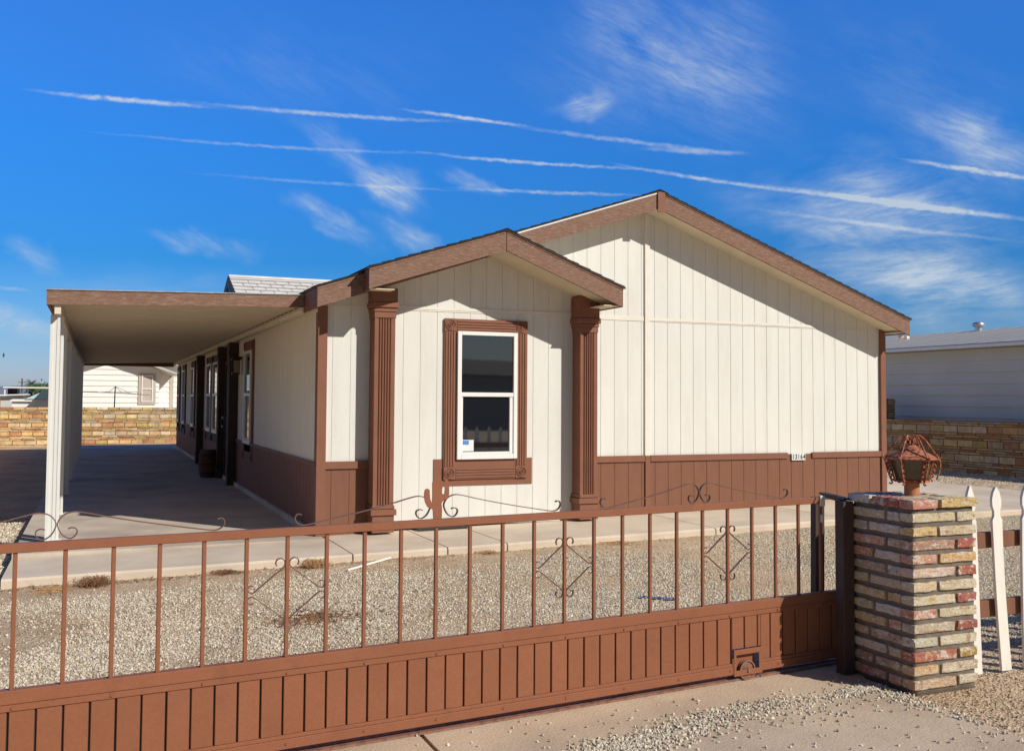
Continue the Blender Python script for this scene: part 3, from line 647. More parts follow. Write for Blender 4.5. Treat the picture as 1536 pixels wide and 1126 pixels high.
# window with fluted casing -------------------------------------
def window(parent, plane, c0, c1, z0, z1, fx0, fx1, fz0, fz1, zm, mcase, axis='x', glass=None, apron=True, deep=.0, backboard=None):
    """axis 'x': wall faces -y at y=plane ; axis 'y': wall faces -x at x=plane (u runs along y)"""
    def bx(mb, u0, u1, d0, d1, za, zb, bv=0):
        if axis == 'x': a = (u0, u1, plane - d1, plane - d0, za, zb)
        else: a = (plane - d1, plane - d0, u0, u1, za, zb)
        if bv: mb.bbox(*a, bv)
        else: mb.box(*a)
    f = MB()
    for (u0, u1, za, zb) in ((fx0, fx0 + .05, fz0, fz1), (fx1 - .05, fx1, fz0, fz1), (fx0 + .05, fx1 - .05, fz1 - .045, fz1), (fx0 + .05, fx1 - .05, fz0, fz0 + .06)): bx(f, u0, u1, .0008, .05, za, zb, .004)
    fr = f.build('window', M['vinyl'], parent)
    f = MB(); bx(f, fx0 + .05, fx1 - .05, .0009, .046, zm - .022, zm + .028, .004)
    bx(f, fx0 + .051, fx0 + .072, .0009, .036, fz0 + .061, zm - .023, .003); bx(f, fx1 - .095, fx1 - .051, .0009, .036, fz0 + .061, zm - .023, .003); bx(f, fx0 + .073, fx1 - .096, .0009, .036, fz0 + .061, fz0 + .085, .003)
    f.build('sash', M['vinyl'], fr)
    for (za, zb, dd) in ((zm + .0285, fz1 - .0455, .024), (fz0 + .0855, zm - .0225, .014)):
        g_ = MB(); bx(g_, fx0 + .0505, fx1 - .0505, .002, dd, za, zb); g_.build('pane', glass or M['glass'], fr)
    # casing: four fluted boards + rosettes
    w = .145
    cs = MB(); 
    def board(u0, u1, za, zb, vert):
        bx(cs, u0, u1, .0007, .018, za, zb)
        n = 4; L = (u1 - u0) if vert else (zb - za); p = L / (n + .6)
        for k in range(n):
            a = (u0 if vert else za) + p * (k + .4)
            if vert: bx(cs, a, a + p * .68, .0181, .027, za + .004, zb - .004, .0035)
            else: bx(cs, u0 + .004, u1 - .004, .0181, .027, a, a + p * .68, .0035)
    board(c0, c0 + w, z0 + w, z1 - w, True); board(c1 - w, c1, z0 + w, z1 - w, True)
    board(c0 + w, c1 - w, z1 - w, z1, False); board(c0 + w, c1 - w, z0, z0 + w, False)
    if fz0 - (z0 + w) > .01: bx(cs, c0 + w, c1 - w, .0007, .012, z0 + w, fz0 - .001)
    cs.build('casing', mcase, fr)
    for (u, zz_) in ((c0, z0), (c1 - w, z0), (c0, z1 - w), (c1 - w, z1 - w)):
        r_ = MB(); bx(r_, u - .001, u + w + .001, .0007, .026, zz_ - .001, zz_ + w + .001, .003)
        for rr_, dd in ((.062, .034), (.045, .031), (.028, .036), (.010, .040)):
            cu, cz = u + w / 2, zz_ + w / 2
            ring = [(cu + rr_ * math.cos(2 * PI * k / 20), cz + rr_ * math.sin(2 * PI * k / 20)) for k in range(20)]
            inner = [(cu + (rr_ - .007) * math.cos(2 * PI * k / 20), cz + (rr_ - .007) * math.sin(2 * PI * k / 20)) for k in range(20)]
            def P3(p, d): return (p[0], plane - d, p[1]) if axis == 'x' else (plane - d, p[0], p[1])
            vs = [P3(p, .025) for p in ring] + [P3(p, dd) for p in ring] + [P3(p, dd) for p in inner] + [P3(p, .025) for p in inner]
            fs = [(a * 20 + k, a * 20 + (k + 1) % 20, (a + 1) * 20 + (k + 1) % 20, (a + 1) * 20 + k) for a in range(3) for k in range(20)]
            r_.add(vs, fs)
        r_.build('rosette', mcase, fr)
    if backboard:
        bb = MB()
        if axis == 'x': bb.box(backboard[0], backboard[1], plane - .0006 - .006, plane - .0004, backboard[2], backboard[3])
        bb.build('backing_board', mcase, fr)
    return fr
mc = M['trim']
bw = window(house, YBY - .008, 3.70, 4.75, .62, 2.485, 3.855, 4.612, .85, 2.34, 1.60, mc)
mb = MB(); mb.box(3.585, 4.825, YBY - .0085, YBY - .001, .545, .855); mb.build('backing_board', mc, bw)
mb = MB(); mb.box(3.91, 4.07, YBY - .0255, YBY - .0235, .945, 1.075); st = mb.build('sticker', M['paper'], bw)
mb = MB(); mb.box(3.93, 4.01, YBY - .0265, YBY - .0256, 1.02, 1.068); mb.build('sticker_print', M['bluep'], st)
for yc, wd in ((16.08, 1.05), (25.8, 1.05), (28.6, 1.05), (30.5, 1.0)):
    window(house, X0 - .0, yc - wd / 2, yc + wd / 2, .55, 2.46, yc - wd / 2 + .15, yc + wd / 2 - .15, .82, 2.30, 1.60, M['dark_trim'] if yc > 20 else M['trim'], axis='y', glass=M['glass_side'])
# double window next to the door
for ya in (20.1, 21.36):
    window(house, X0, ya, ya + 1.2, .64, 2.42, ya + .15, ya + 1.05, .83, 2.27, 1.60, M['dark_trim'], axis='y', glass=M['glass_side'])
# front door
mb = MB(); mb.box(X0 - .03, X0 - .001, 17.86, 18.86, .12, 2.15); dr = mb.build('door', M['dark_trim'], house)
mb = MB()
for (a, b, c, d) in ((17.80, 17.86, .08, 2.22), (18.86, 18.92, .08, 2.22), (17.86, 18.86, 2.151, 2.22)): mb.box(X0 - .05, X0 - .001, a, b, c, d)
mb.build('door_frame', M['dark_trim'], dr)
for zz_ in (1.02, 1.18):
    mb = MB(); mb.tube([(X0 - .03, 18.72, zz_), (X0 - .085, 18.72, zz_), (X0 - .0851, 18.72, zz_), (X0 - .115, 18.72, zz_)], [.012, .014, .028, .026], 12); mb.build('door_knob', M['galv'], dr)
# wall lantern beside the pilaster
mb = MB(); mb.box(2.09, 2.247, 16.94, 17.0, 2.20, 2.24); mb.box(2.07, 2.21, 16.88, 17.06, 2.175, 2.20); mb.box(2.08, 2.20, 16.89, 17.05, 1.94, 1.96)
for a in (2.085, 2.187):
    for b in (16.90, 17.028): mb.box(a, a + .012, b, b + .012, 1.96, 2.175)
wl = mb.build('wall_lamp', M['black'], house)
mb = MB(); mb.box(2.099, 2.185, 16.914, 17.026, 1.962, 2.173); mb.build('lamp_glass', mat('lamp_glass', (.35, .25, .16), .3, .1, 10, 0), wl)

# house number plate
mb = MB()
nX0 = 9.085; tw = .0475
for k in range(5): mb.bbox(nX0 + k * tw, nX0 + k * tw + tw - .002, YW - .040, YW - .0125, .712, .806, .002)
npl = mb.build('number_plate', M['paper'], house)
def text_mesh(txt, size, x, y, z, m, parent, name, xs=1.0):
    cu = bpy.data.curves.new('t', 'FONT'); cu.body = txt; cu.size = size; cu.align_x = 'CENTER'; cu.align_y = 'CENTER'; cu.offset = .003
    to = bpy.data.objects.new('t', cu); COL.objects.link(to)
    dg = bpy.context.evaluated_depsgraph_get(); dg.update()
    me = bpy.data.meshes.new_from_object(to.evaluated_get(dg)); bpy.data.objects.remove(to); bpy.data.curves.remove(cu)
    v = []; f = []
    me.transform(Matrix(((xs, 0, 0, x), (0, 0, -1, y), (0, 1, 0, z), (0, 0, 0, 1))))
    me.name = name; me.materials.clear(); me.materials.append(m); o = bpy.data.objects.new(name, me); COL.objects.link(o)
    o.parent = parent; o.matrix_parent_inverse = world_of(parent).inverted(); return o
for k, ch in enumerate('13164'):
    text_mesh(ch, .098, nX0 + k * tw + tw / 2 - .001, YW - .0415, .759, M['ink'], npl, 'digit', .72)

# entry dormer over the side door: small gable facing left
DA, DZ, DX = 18.35, 3.74, 2.16
def dslope(y): return DZ - .40 * abs(y - DA)
mb = MB(); n = 11; hw = 2.25
for sgn in (-1, 1):
    for k in range(n):
        ya = DA + sgn * hw * k / n; yb = DA + sgn * hw * (k + 1) / n + sgn * .012
        za = dslope(ya) + .012; zb = dslope(yb) + .034
        xr = 5.2
        vs = [(DX, ya, za), (xr, ya, za), (xr, yb, zb), (DX, yb, zb), (DX, yb, zb - .022), (xr, yb, zb - .022)]
        fs = [(0, 1, 2, 3), (3, 2, 5, 4)] if sgn < 0 else [(0, 3, 2, 1), (3, 4, 5, 2)]
        mb.add(vs, fs[:1]); mb.add(vs, fs[1:], mi=1)
        # tab gaps
        for t in range(14):
            xx = DX + .2 + t * .23 + (k % 2) * .115 + random.uniform(-.02, .02)
            if k: mb.add([(xx, ya + sgn * .01, za + .003), (xx + .012, ya + sgn * .01, za + .003), (xx + .012, yb, zb + .001), (xx, yb, zb + .001)], [(0, 1, 2, 3)], mi=1)
ridge = [(DX, DA - .1, dslope(DA - .1) + .03), (DX, DA, DZ + .045), (DX, DA + .1, dslope(DA - .1) + .03)]
mb.add([(x, p[1], p[2]) for x in (DX, 5.2) for p in ridge], [(0, 3, 4, 1), (1, 4, 5, 2)])
dm = mb.build('entry_gable_roof', [mat('dormer_shingle', (.74, .71, .66), .95, .12, 5, .4, 60, speck=.2, speck_scale=90), mat('shingle_shadow_line', (.30, .28, .26), .95, .1, 5, 0)], house)
mb = MB(); mb.prism([(DA - hw, 2.6), (DA + hw, 2.6), (DA + hw, dslope(DA + hw) - .01), (DA, DZ - .01), (DA - hw, dslope(DA - hw) - .01)], 'x', DX + .25, DX + .28); mb.build('gable_panel', M['cream'], dm)
for sgn in (-1, 1):
    mb = MB(); e_ = DA + sgn * hw
    mb.prism([(DA, DZ - .19), (DA, DZ + .01), (e_, dslope(e_) + .01), (e_, dslope(e_) - .19)], 'x', DX - .02, DX + .005); mb.build('rake_board', M['dark_trim'], dm)

# ------------------------------------------------------------------ carport
YC = 11.05; XCL, XCR = -.496, 2.13
cp = empty('carport', (-.4, YC, 0), 'flat carport with brown front board on cream posts left of the cream house', 'carport')
def cz(x): return 2.489 + (2.571 - 2.489) * (x - XCL) / (XCR - XCL)
mb = MB()
mb.prism([(XCL, cz(XCL) - .0), (XCR, cz(XCR) - .0), (XCR, cz(XCR) + .135), (XCL, cz(XCL) + .15)], 'y', YC, YC + .03)
mb.box(XCL, XCL + .03, YC + .031, 31.4, 2.495, 2.635)
mb.build('fascia_board', M['fascia'], cp)
mb = MB(); mb.prism([(XCL - .006, cz(XCL) + .151), (XCR, cz(XCR) + .136), (XCR, cz(XCR) + .146), (XCL - .006, cz(XCL) + .163)], 'y', YC - .012, 31.4); mb.build('roof_cover', M['galv'], cp)
mb = MB()   # ribbed pans running from house to beam
y = YC + .031
while y < 31.2:
    for (a, b, h0, h1) in ((0, .23, .045, .045), (.23, .24, .045, .0), (.24, .295, .0, .0), (.295, .305, .0, .045)):
        vs = []
        for (yy, h) in ((y + a, h0), (y + b, h1)):
            vs += [(XCL + .031, yy, cz(XCL) + h + .02), (XCR, yy, cz(XCR) + h + .02)]
        mb.add(vs, [(0, 2, 3, 1)])
    y += .305
mb.build('ribbed_ceiling', M['beige_metal'], cp)
mb = MB(); y = YC + .031  # dark strips along the pan joints stand in for shadow in the gaps
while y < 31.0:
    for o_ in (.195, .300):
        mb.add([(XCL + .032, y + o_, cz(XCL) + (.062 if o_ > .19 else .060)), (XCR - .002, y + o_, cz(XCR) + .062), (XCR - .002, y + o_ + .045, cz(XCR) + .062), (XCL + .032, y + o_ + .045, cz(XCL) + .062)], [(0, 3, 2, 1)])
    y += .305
mb.build('pan_gap_shade', mat('pan_shade_dark', (.07, .05, .035), .9, .1, 5, 0), cp)
mb = MB(); mb.box(-.42, -.36, YC + .032, 31.3, 2.40, 2.53); mb.build('beam', M['beige_metal'], cp)
mb = MB(); mb.box(XCL + .031, XCR, 31.302, 31.33, 2.465, 2.62); mb.build('end_board', M['trim'], cp)
mb = MB()
px0, px1 = -.475, -.385
def post_mesh():
    b = MB(); w = .092
    # channel-like fluted aluminium post
    prof = [(-.046, -.046), (-.018, -.046), (-.018, -.040), (.018, -.040), (.018, -.046), (.046, -.046), (.046, -.018), (.040, -.018), (.040, .018), (.046, .018), (.046, .046), (.018, .046), (.018, .040), (-.018, .040), (-.018, .046), (-.046, .046), (-.046, .018), (-.040, .018), (-.040, -.018), (-.046, -.018)]
    b.prism(prof, 'z', 0.0, 2.355); b.box(-.075, .075, -.055, .055, .001, .006)
    return b
post0 = None
for yy in (YC + .20, YC + .42, 13.9, 16.7, 19.5, 22.3, 25.1, 27.9, 30.7):
    if post0 is None:
        post0 = post_mesh().build('post', M['post_metal'], cp, local=True); o = post0
    else: o = post0.copy(); COL.objects.link(o)
    o.location = Vector((-.413, yy, .045)) - Vector(cp.location)
    if abs(yy - (YC + .42)) < .01: o.location.x += .03

# barrel planter by the porch
mb = MB(); prof = [(.15, 0), (.175, .13), (.185, .26), (.175, .39), (.155, .52)]
n = 18; vs = []; cxx, cyy = 1.98, 19.4
for r_, z_ in prof: vs += [(cxx + r_ * math.cos(2 * PI * k / n), cyy + r_ * math.sin(2 * PI * k / n), .045 + z_) for k in range(n)]
mb.add(vs, [(i * n + k, i * n + (k + 1) % n, (i + 1) * n + (k + 1) % n, (i + 1) * n + k) for i in range(4) for k in range(n)]); mb.add(vs[-n:], [list(range(n))])
bar = empty('barrel_planter', (cxx, cyy, .045), 'dark wooden barrel standing on the shaded carport slab by the porch', 'barrel')
mb.build('staves', M['barrel'], bar)
mb = MB()
for z_, r_ in ((.09, .172), (.26, .189), (.43, .176)):
    ring = [(cxx + r_ * math.cos(2 * PI * k / 24), cyy + r_ * math.sin(2 * PI * k / 24)) for k in range(24)]
    mb.add([(p[0], p[1], .045 + z_ + d) for d in (-.015, .015) for p in ring], [(k, (k + 1) % 24, 24 + (k + 1) % 24, 24 + k) for k in range(24)])
mb.build('hoops', M['black'], bar)

# door mat / floor grate below the bay window
mb = MB()
for k in range(9): mb.box(3.36, 3.96, 10.62 + k * .055, 10.645 + k * .055, zc(3.6) + .012, zc(3.6) + .026)
for k in range(20): mb.box(3.36 + k * .0308, 3.372 + k * .0308, 10.62, 11.085, zc(3.6) + .013, zc(3.6) + .022)
o = mb.build('door_mat', M['rubber']); tag(o, 'dark grey ribbed rubber mat lying on the concrete below the bay window', 'mat'); move_origin(o, (3.66, 10.85, zc(3.6) + .012))

# ------------------------------------------------------------------ sliding gate (local frame: x along gate, y away from camera)
gate = empty('sliding_gate', (GW.x, GW.y, 0), 'long brown metal gate with planked lower half, upright bars and a cactus cutout', 'gate', rz=GA)
SL, SR = -6.9, .82
mb = MB(); mb.bbox(SL, .635, 0, .038, .916, .954, .0025); tr_ = mb.build('top_rail', M['gate'], gate, True)
mb = MB(); mb.bbox(SL, SR, 0, .045, .312, .368, .003); mb.bbox(SL, SR, .004, .030, .283, .3115, .0025); mb.build('middle_rail', M['gate'], gate, True)
mb = MB(); mb.bbox(SL, -.112, 0, .045, -.045, .0, .003); mb.bbox(.110, SR, 0, .045, -.045, .0, .003); mb.bbox(SL, -.112, .004, .030, .0005, .018, .002); mb.bbox(.110, SR, .004, .030, .0005, .018, .002); mb.build('bottom_rail', M['gate'], gate, True)
# planks
k0 = -3.881
gr = [k0 + .10165 * k for k in range(-30, 47)]
mb = MB()
for a, b in zip(gr, gr[1:]):
    if b > SR: b = SR
    if a >= SR: break
    zb = .018
    j = random.uniform(-.0015, .0015)
    segs = [(a + .0045, b - .0045, zb)]
    u0, u1 = segs[0][:2]
    if u0 < -.112 < u1: segs = [(u0, -.112, zb), (-.111, u1, .098)]
    elif u0 < .110 < u1: segs = [(u0, .109, .098), (.110, u1, zb)]
    elif u0 > -.112 and u1 < .110: segs = [(u0, u1, .098)]
    for (u0, u1, z_) in segs:
        kk = 1 + random.uniform(-.06, .05); mb.bbox(u0, u1, .010 + j, .022, z_, .283, .002, col=(.272 * kk, .102 * kk, .050 * kk))
mb.build('plank_panel', M['gate_plank'], gate, True)
mb = MB(); mb.box(SL, SR, .0225, .0255, .1, .2829); mb.box(SL, -.113, .0225, .0255, .0185, .1); mb.box(.111, SR, .0225, .0255, .0185, .1); mb.build('backing_sheet', M['gate_dark'], gate, True)
# bars
b0 = None
for k in range(-16, 25):
    x = -3.87 + .18665 * k
    if b0 is None:
        mb = MB(); mb.bbox(-.0085, .0085, .008, .025, .367, .917, .0015); b0 = mb.build('bar', M['gate'], gate, True); o = b0
    else: o = b0.copy(); COL.objects.link(o)
    o.location = (x, 0, 0)
# scroll-work on top
EL = [(.078, 1.005), (.086, 1.009), (.096, 1.0095), (.106, 1.006), (.112, .999), (.113, .990), (.109, .980), (.100, .970), (.089, .9645), (.076, .967), (.062, .975), (.051, .987), (.042, 1.003), (.036, 1.022), (.039, 1.038), (.048, 1.052), (.058, 1.062), (.070, 1.069), (.088, 1.074), (.109, 1.0755), (.149, 1.068), (.24, 1.045), (.394, 1.013), (.552, .984), (.634, .970), (.668, .965), (.69, .967), (.706, .976), (.716, .989), (.7185, 1.0), (.714, 1.011), (.706, 1.0175), (.694, 1.018), (.686, 1.012)]
def smooth(P, it=2):
    for _ in range(it):
        Q = [P[0]]
        for a, b in zip(P, P[1:]): Q += [(a[0] * .75 + b[0] * .25, a[1] * .75 + b[1] * .25), (a[0] * .25 + b[0] * .75, a[1] * .25 + b[1] * .75)]
        Q.append(P[-1]); P = Q
    return P
for cxs, off in ((-5.42, -.034), (-3.72, -.034), (-2.0, 0.), (-.344, -.034)):
    for sg in (-1, 1):
        mb = MB(); mb.ribbon([(cxs + sg * (p[0] + off), p[1] - .004) for p in smooth(EL, 1)], .012, .026, .0045); mb.build('scroll', M['iron'], gate, True)
Cc = [(-2.023, .955), (-2.026, 1.002), (-2.055, 1.016), (-2.069, 1.043), (-2.074, 1.074), (-2.071, 1.1), (-2.058, 1.108), (-2.044, 1.101), (-2.041, 1.059), (-2.031, 1.033), (-2.029, 1.068), (-2.03, 1.133), (-2.023, 1.151), (-2.004, 1.160), (-1.984, 1.15), (-1.97, 1.136), (-1.972, 1.114), (-1.976, 1.101), (-1.976, 1.079), (-1.964, 1.076), (-1.962, 1.1), (-1.965, 1.131), (-1.960, 1.147), (-1.945, 1.147), (-1.938, 1.113), (-1.937, 1.077), (-1.944, 1.055), (-1.973, 1.041), (-1.978, 1.03), (-1.975, .995), (-1.977, .955)]
mb = MB(); mb.prism(Cc[::-1], 'y', .010, .0135); mb.build('cactus_cutout', M['gate'], gate, True)
# diamond ornaments
def curl(p, d, turn, r, n=10, shrink=.55):
    """spiral starting at p heading d (angle), turning by 'turn' radians"""
    out = [p]; ang = d; st_ = turn / n; x, y = p
    for k in range(n):
        rr_ = r * (1 - shrink * k / n); ang += st_ / 2; x += math.cos(ang) * rr_ * abs(st_); y += math.sin(ang) * rr_ * abs(st_); ang += st_ / 2; out.append((x, y))
    return out
def diamond(cx_):
    bars = []
    for sx in (-1, 1):
        for sz in (-1, 1):
            A = (cx_ + sx * .020, .66 + sz * .112); B = (cx_ + sx * .150, .66 + sz * .012)
            d = math.atan2(A[1] - B[1], A[0] - B[0])
            top = curl(A, d, -4.9 * sx * sz, .026, 14, .35)
            bot = curl(B, d + PI, sx * sz * 4.6, .020, 14, .35)
            bars.append(bot[::-1] + top)
    for P in bars:
        mb = MB(); mb.ribbon(P, .012, .022, .0045); mb.build('diamond_scroll', M['iron'], gate, True)
for c in (-5.74, -4.243, -2.75, -1.256, .05 - .186): diamond(c + (0 if c > -4.5 else 0))
# wheel housing and wheel
mb = MB()
for (a, b, c, d) in ((-.111, .109, .066, .097), (-.111, -.092, -.0225, .0655), (.080, .109, -.0225, .0655), (-.111, .109, -.055, -.023)): mb.bbox(a, b, -.007, -.0005, c, d, .002)
mb.box(-.091, .079, .030, .034, -.05, .066)
hs_ = mb.build('wheel_housing', M['gate'], gate, True)
def wheel(x):
    mb = MB(); n = 28; r = .059; yc = .012; zc_ = -.031
    pr = [(r * .05, -.004), (r * .82, -.005), (r * .86, -.012), (r, -.012), (r * .95, 0), (r, .012), (r * .86, .012), (r * .82, .005), (r * .30, .004)]
    vs = []
    for (rr_, dy) in pr: vs += [(x + rr_ * math.cos(2 * PI * k / n), yc + dy, zc_ + rr_ * math.sin(2 * PI * k / n)) for k in range(n)]
    mb.add(vs, [(i * n + k, (i + 1) * n + k, (i + 1) * n + (k + 1) % n, i * n + (k + 1) % n) for i in range(len(pr) - 1) for k in range(n)], smooth=False)
    for k in range(5):
        a = 2 * PI * k / 5; mb.obox((x + .01 * math.cos(a), yc, zc_ + .01 * math.sin(a)), (x + .04 * math.cos(a), yc, zc_ + .04 * math.sin(a)), .012, .012, up=(0, 1, 0))
    mb.tube([(x, yc - .026, zc_), (x, yc + .02, zc_)], .010, 10)
    return mb.build('wheel', M['gate_track'], gate, True)
wheel(.0)
mb = MB(); mb.bbox(.585, .625, -.012, -.0005, .90, .965, .003); mb.bbox(.592, .612, -.010, .0, .80, .85, .003); mb.build('latch_clip', M['cream'], gate, True)
# rivets along the rails
mb = MB()
for k in range(-6, 25, 2):
    x = -3.87 + .18665 * k + .004
    for z_ in (.297, -.02): mb.tube([(x, .0035 if z_ > .1 else -.0005, z_), (x, -.001 if z_ > .1 else -.004, z_)], .006, 8)
mb.build('screws', M['gate'], gate, True)
# gate track on the ground
mb = MB()
def tr(s, o, z): p = gp(s, o); return (p[0], p[1], z)
for (o0, o1, z0_, z1_) in ((.012, .13, T + .001, T + .012), (.050, .058, T + .0122, T + .022)):
    vs = [tr(s_, o_, z_) for s_ in (-8, .10) for z_ in (z0_, z1_) for o_ in (o0, o1)]
    mb.add(vs, [(0, 1, 3, 2), (4, 6, 7, 5), (0, 4, 5, 1), (2, 3, 7, 6), (0, 2, 6, 4), (1, 5, 7, 3)])
    vs = [tr(s_, o_, z_) for s_ in (.11, .9) for z_ in (z0_, z1_) for o_ in (o0, o1)]
    mb.add(vs, [(0, 1, 3, 2), (4, 6, 7, 5), (0, 4, 5, 1), (2, 3, 7, 6), (0, 2, 6, 4), (1, 5, 7, 3)])
o = mb.build('gate_track', M['gate_track']); tag(o, 'rusty brown steel track running along the concrete under the gate', 'track'); move_origin(o, (GW.x, GW.y, T))
# receiver posts at the pillar
gf = empty('gate_post', (4.22, 4.75, -.1), 'shade-darkened brown metal post beside the brick pillar, its arm reaching over the gate end', 'post')
mb = MB(); mb.bbox(4.165, 4.245, 4.70, 4.775, -.1, .945, .003); mb.bbox(4.2455, 4.275, 4.715, 4.77, -.1, .93, .003); mb.build('post', M['gate_dark'], gf)
mb = MB(); mb.obox((4.325, 5.13, -.1), (4.335, 5.13, .93), .07, .05, up=(0, 1, 0)); mb.build('guide_post', M['gate_dark'], gf)
mb = MB(); mb.obox((4.365, 5.12, .953), (4.225, 4.73, .955), .045, .012); mb.obox((4.345, 5.09, .940), (4.225, 4.78, .940), .02, .014); mb.build('guide_arm', M['black'], gf)

# ------------------------------------------------------------------ brick pillar
PXa, PXb, PYa, PYb = 4.254, 4.735, 4.24, 4.735
pillar = empty('brick_pillar', ((PXa + PXb) / 2, (PYa + PYb) / 2, -.1), 'square pillar of old multicoloured bricks with thick grey mortar, right end of the gate', 'pillar')
nC = 14; H = 1.085; ch = H / nC; zb0 = -.09
pal = [(.62, .50, .33), (.66, .56, .42), (.60, .30, .20), (.45, .14, .10), (.68, .52, .25), (.58, .44, .30), (.70, .62, .50), (.52, .22, .15), (.62, .42, .22), (.48, .36, .27), (.64, .38, .26), (.55, .48, .38)]
def brick(mb, x0, x1, y0, y1, z0, z1, col, rr_):
    bm = bmesh.new(); bmesh.ops.create_cube(bm, size=1)
    bmesh.ops.subdivide_edges(bm, edges=bm.edges[:], cuts=5, use_grid_fill=True)
    L = (x1 - x0, y1 - y0, z1 - z0); c = Vector(((x0 + x1) / 2, (y0 + y1) / 2, (z0 + z1) / 2)); rad = .006
    sd = rr_.random() * 50
    for v in bm.verts:
        p = Vector((v.co.x * L[0], v.co.y * L[1], v.co.z * L[2]))
        q = Vector([max(-L[i] / 2 + rad, min(L[i] / 2 - rad, p[i])) for i in range(3)]); d = p - q
        if d.length > 1e-6: p = q + d.normalized() * min(d.length, rad * .9)
        p += mnoise.noise_vector(Vector((p.x * 16 + sd, p.y * 16, p.z * 20))) * .005 + mnoise.noise_vector(Vector((p.x * 60 + sd, p.y * 60, p.z * 60))) * .0028
        v.co = c + p
    bm.verts.index_update()
    mb.add([v.co[:] for v in bm.verts], [[v.index for v in f.verts] for f in bm.faces], col, smooth=False); bm.free()
rb = random.Random(21)
br = MB(); mo = MB()
# colours of the sunlit front, course by course from the top (as in the photograph)
front_cols = [[(.60, .27, .20), (.66, .50, .22)], [(.66, .56, .36), (.66, .55, .36)], [(.70, .50, .22), (.66, .52, .36)], [(.48, .28, .20), (.46, .15, .11)], [(.66, .36, .27), (.68, .44, .20)],
              [(.70, .50, .40), (.44, .14, .11)], [(.70, .54, .36), (.66, .56, .38)], [(.70, .60, .42), (.42, .15, .12)], [(.62, .32, .24), (.64, .55, .36)], [(.56, .46, .32), (.38, .13, .10)],
              [(.58, .54, .40), (.66, .60, .42)], [(.48, .18, .12), (.44, .28, .07)], [(.68, .44, .24), (.66, .55, .42)], [(.60, .42, .28), (.60, .5, .36)]]
W_, D_ = PXb - PXa, PYb - PYa; hgt = ch * .68; dp = .10
for k in range(nC):
    zt = zb0 + H - k * ch; z1_ = zt; z0_ = zt - hgt
    e_ = .010 if k == 0 else 0
    longA = k % 2 == 1
    # front (facing -y)
    sp = W_ * (.655 if longA else .36) if k else W_ * .40
    j = rb.uniform(-.012, .012)
    segs = [(PXa, PXa + sp + j), (PXa + sp + j + .022, PXb)]
    for i, (a, b) in enumerate(segs): brick(br, a - (e_ if i == 0 else 0), b + (e_ if i else 0), PYa - e_ + rb.uniform(-.004, .003), PYa + dp, z0_ + rb.uniform(-.002, .002), z1_, front_cols[k][i], rb)
    # left (facing -x)
    sp = D_ * (.40 if longA else .72); 
    a0 = PYa + dp * .95
    segs = [(PYa + .102, PYa + sp), (PYa + sp + .024, PYb)] if longA else [(PYa + .102, PYa + .30), (PYa + .325, PYb)] if k % 4 == 0 else [(PYa + .102, PYa + .34), (PYa + .362, PYb)]
    for (a, b) in segs: brick(br, PXa - e_ + rb.uniform(-.003, .004), PXa + dp, a, b + e_, z0_ + rb.uniform(-.002, .002), z1_, rb.choice(pal), rb)
    # back and right
    for (a, b) in ((PXa + .102, PXa + .29), (PXa + .315, PXb - .0)): brick(br, a, b, PYb - dp, PYb + rb.uniform(-.003, .003), z0_, z1_, rb.choice(pal), rb)
    for (a, b) in ((PYa + .102, PYa + .25), (PYa + .272, PYb - .102)): brick(br, PXb - dp, PXb + rb.uniform(-.003, .003), a, b, z0_, z1_, rb.choice(pal), rb)
# cap bricks in the middle
brick(br, PXa + .11, PXb - .11, PYa + .105, PYb - .105, zb0 + H - hgt, zb0 + H - .003, (.58, .45, .32), rb)
br.build('bricks', M['brickm'], pillar)
rec = .013
bm = bmesh.new(); bmesh.ops.create_cube(bm, size=1); bmesh.ops.subdivide_edges(bm, edges=bm.edges[:], cuts=14, use_grid_fill=True)
for v in bm.verts:
    p = Vector(((PXa + PXb) / 2 + v.co.x * (W_ - 2 * rec), (PYa + PYb) / 2 + v.co.y * (D_ - 2 * rec), zb0 - .03 + (v.co.z + .5) * (H + .03 - .012)))
    v.co = p + mnoise.noise_vector(p * 30) * .004
bm.verts.index_update(); mo.add([v.co[:] for v in bm.verts], [[v.index for v in f.verts] for f in bm.faces], smooth=True); bm.free()
mo.build('mortar', M['mortar'], pillar)
ZT = zb0 + H

# rusty lantern on the pillar -----------------------------------
LX, LY = 4.50, 4.49
lan = empty('lantern', (LX, LY, ZT), 'rusty hexagonal metal lantern with amber panes on a short tube atop the brick pillar', 'lantern')
def lp(r, a, z): return (LX + r * math.cos(a), LY + r * math.sin(a), z)
mb = MB(); mb.tube([(LX, LY, ZT - .01), (LX, LY, ZT + .085)], .044, 20); mb.build('tube', M['rust_tube'], lan)
zg0, zg1 = 1.078, 1.222; rb0, rb1 = .096, .130
a0 = R(20)
mb = MB(); n = 6
vs = [lp(rb0 - .008, a0 + PI / 3 * k, zg0 + .003) for k in range(6)] + [lp(rb1 - .008, a0 + PI / 3 * k, zg1) for k in range(6)]
mb.add(vs, [(k, (k + 1) % 6, 6 + (k + 1) % 6, 6 + k) for k in range(6)] + [list(range(6))[::-1]]); mb.build('panes', M['amber'], lan)
mb = MB()
for k in range(6):
    a = a0 + PI / 3 * k; mb.obox(lp(rb0 - .002, a, zg0), lp(rb1 - .001, a, zg1), .014, .010)
    mb.obox(lp(rb0 - .002, a, zg0), lp(rb0 - .002, a + PI / 3, zg0), .010, .012); mb.obox(lp(rb1 - .002, a, zg1), lp(rb1 - .002, a + PI / 3, zg1), .010, .010)
mb.build('cage', M['rust'], lan)
mb = MB(); R1 = .156
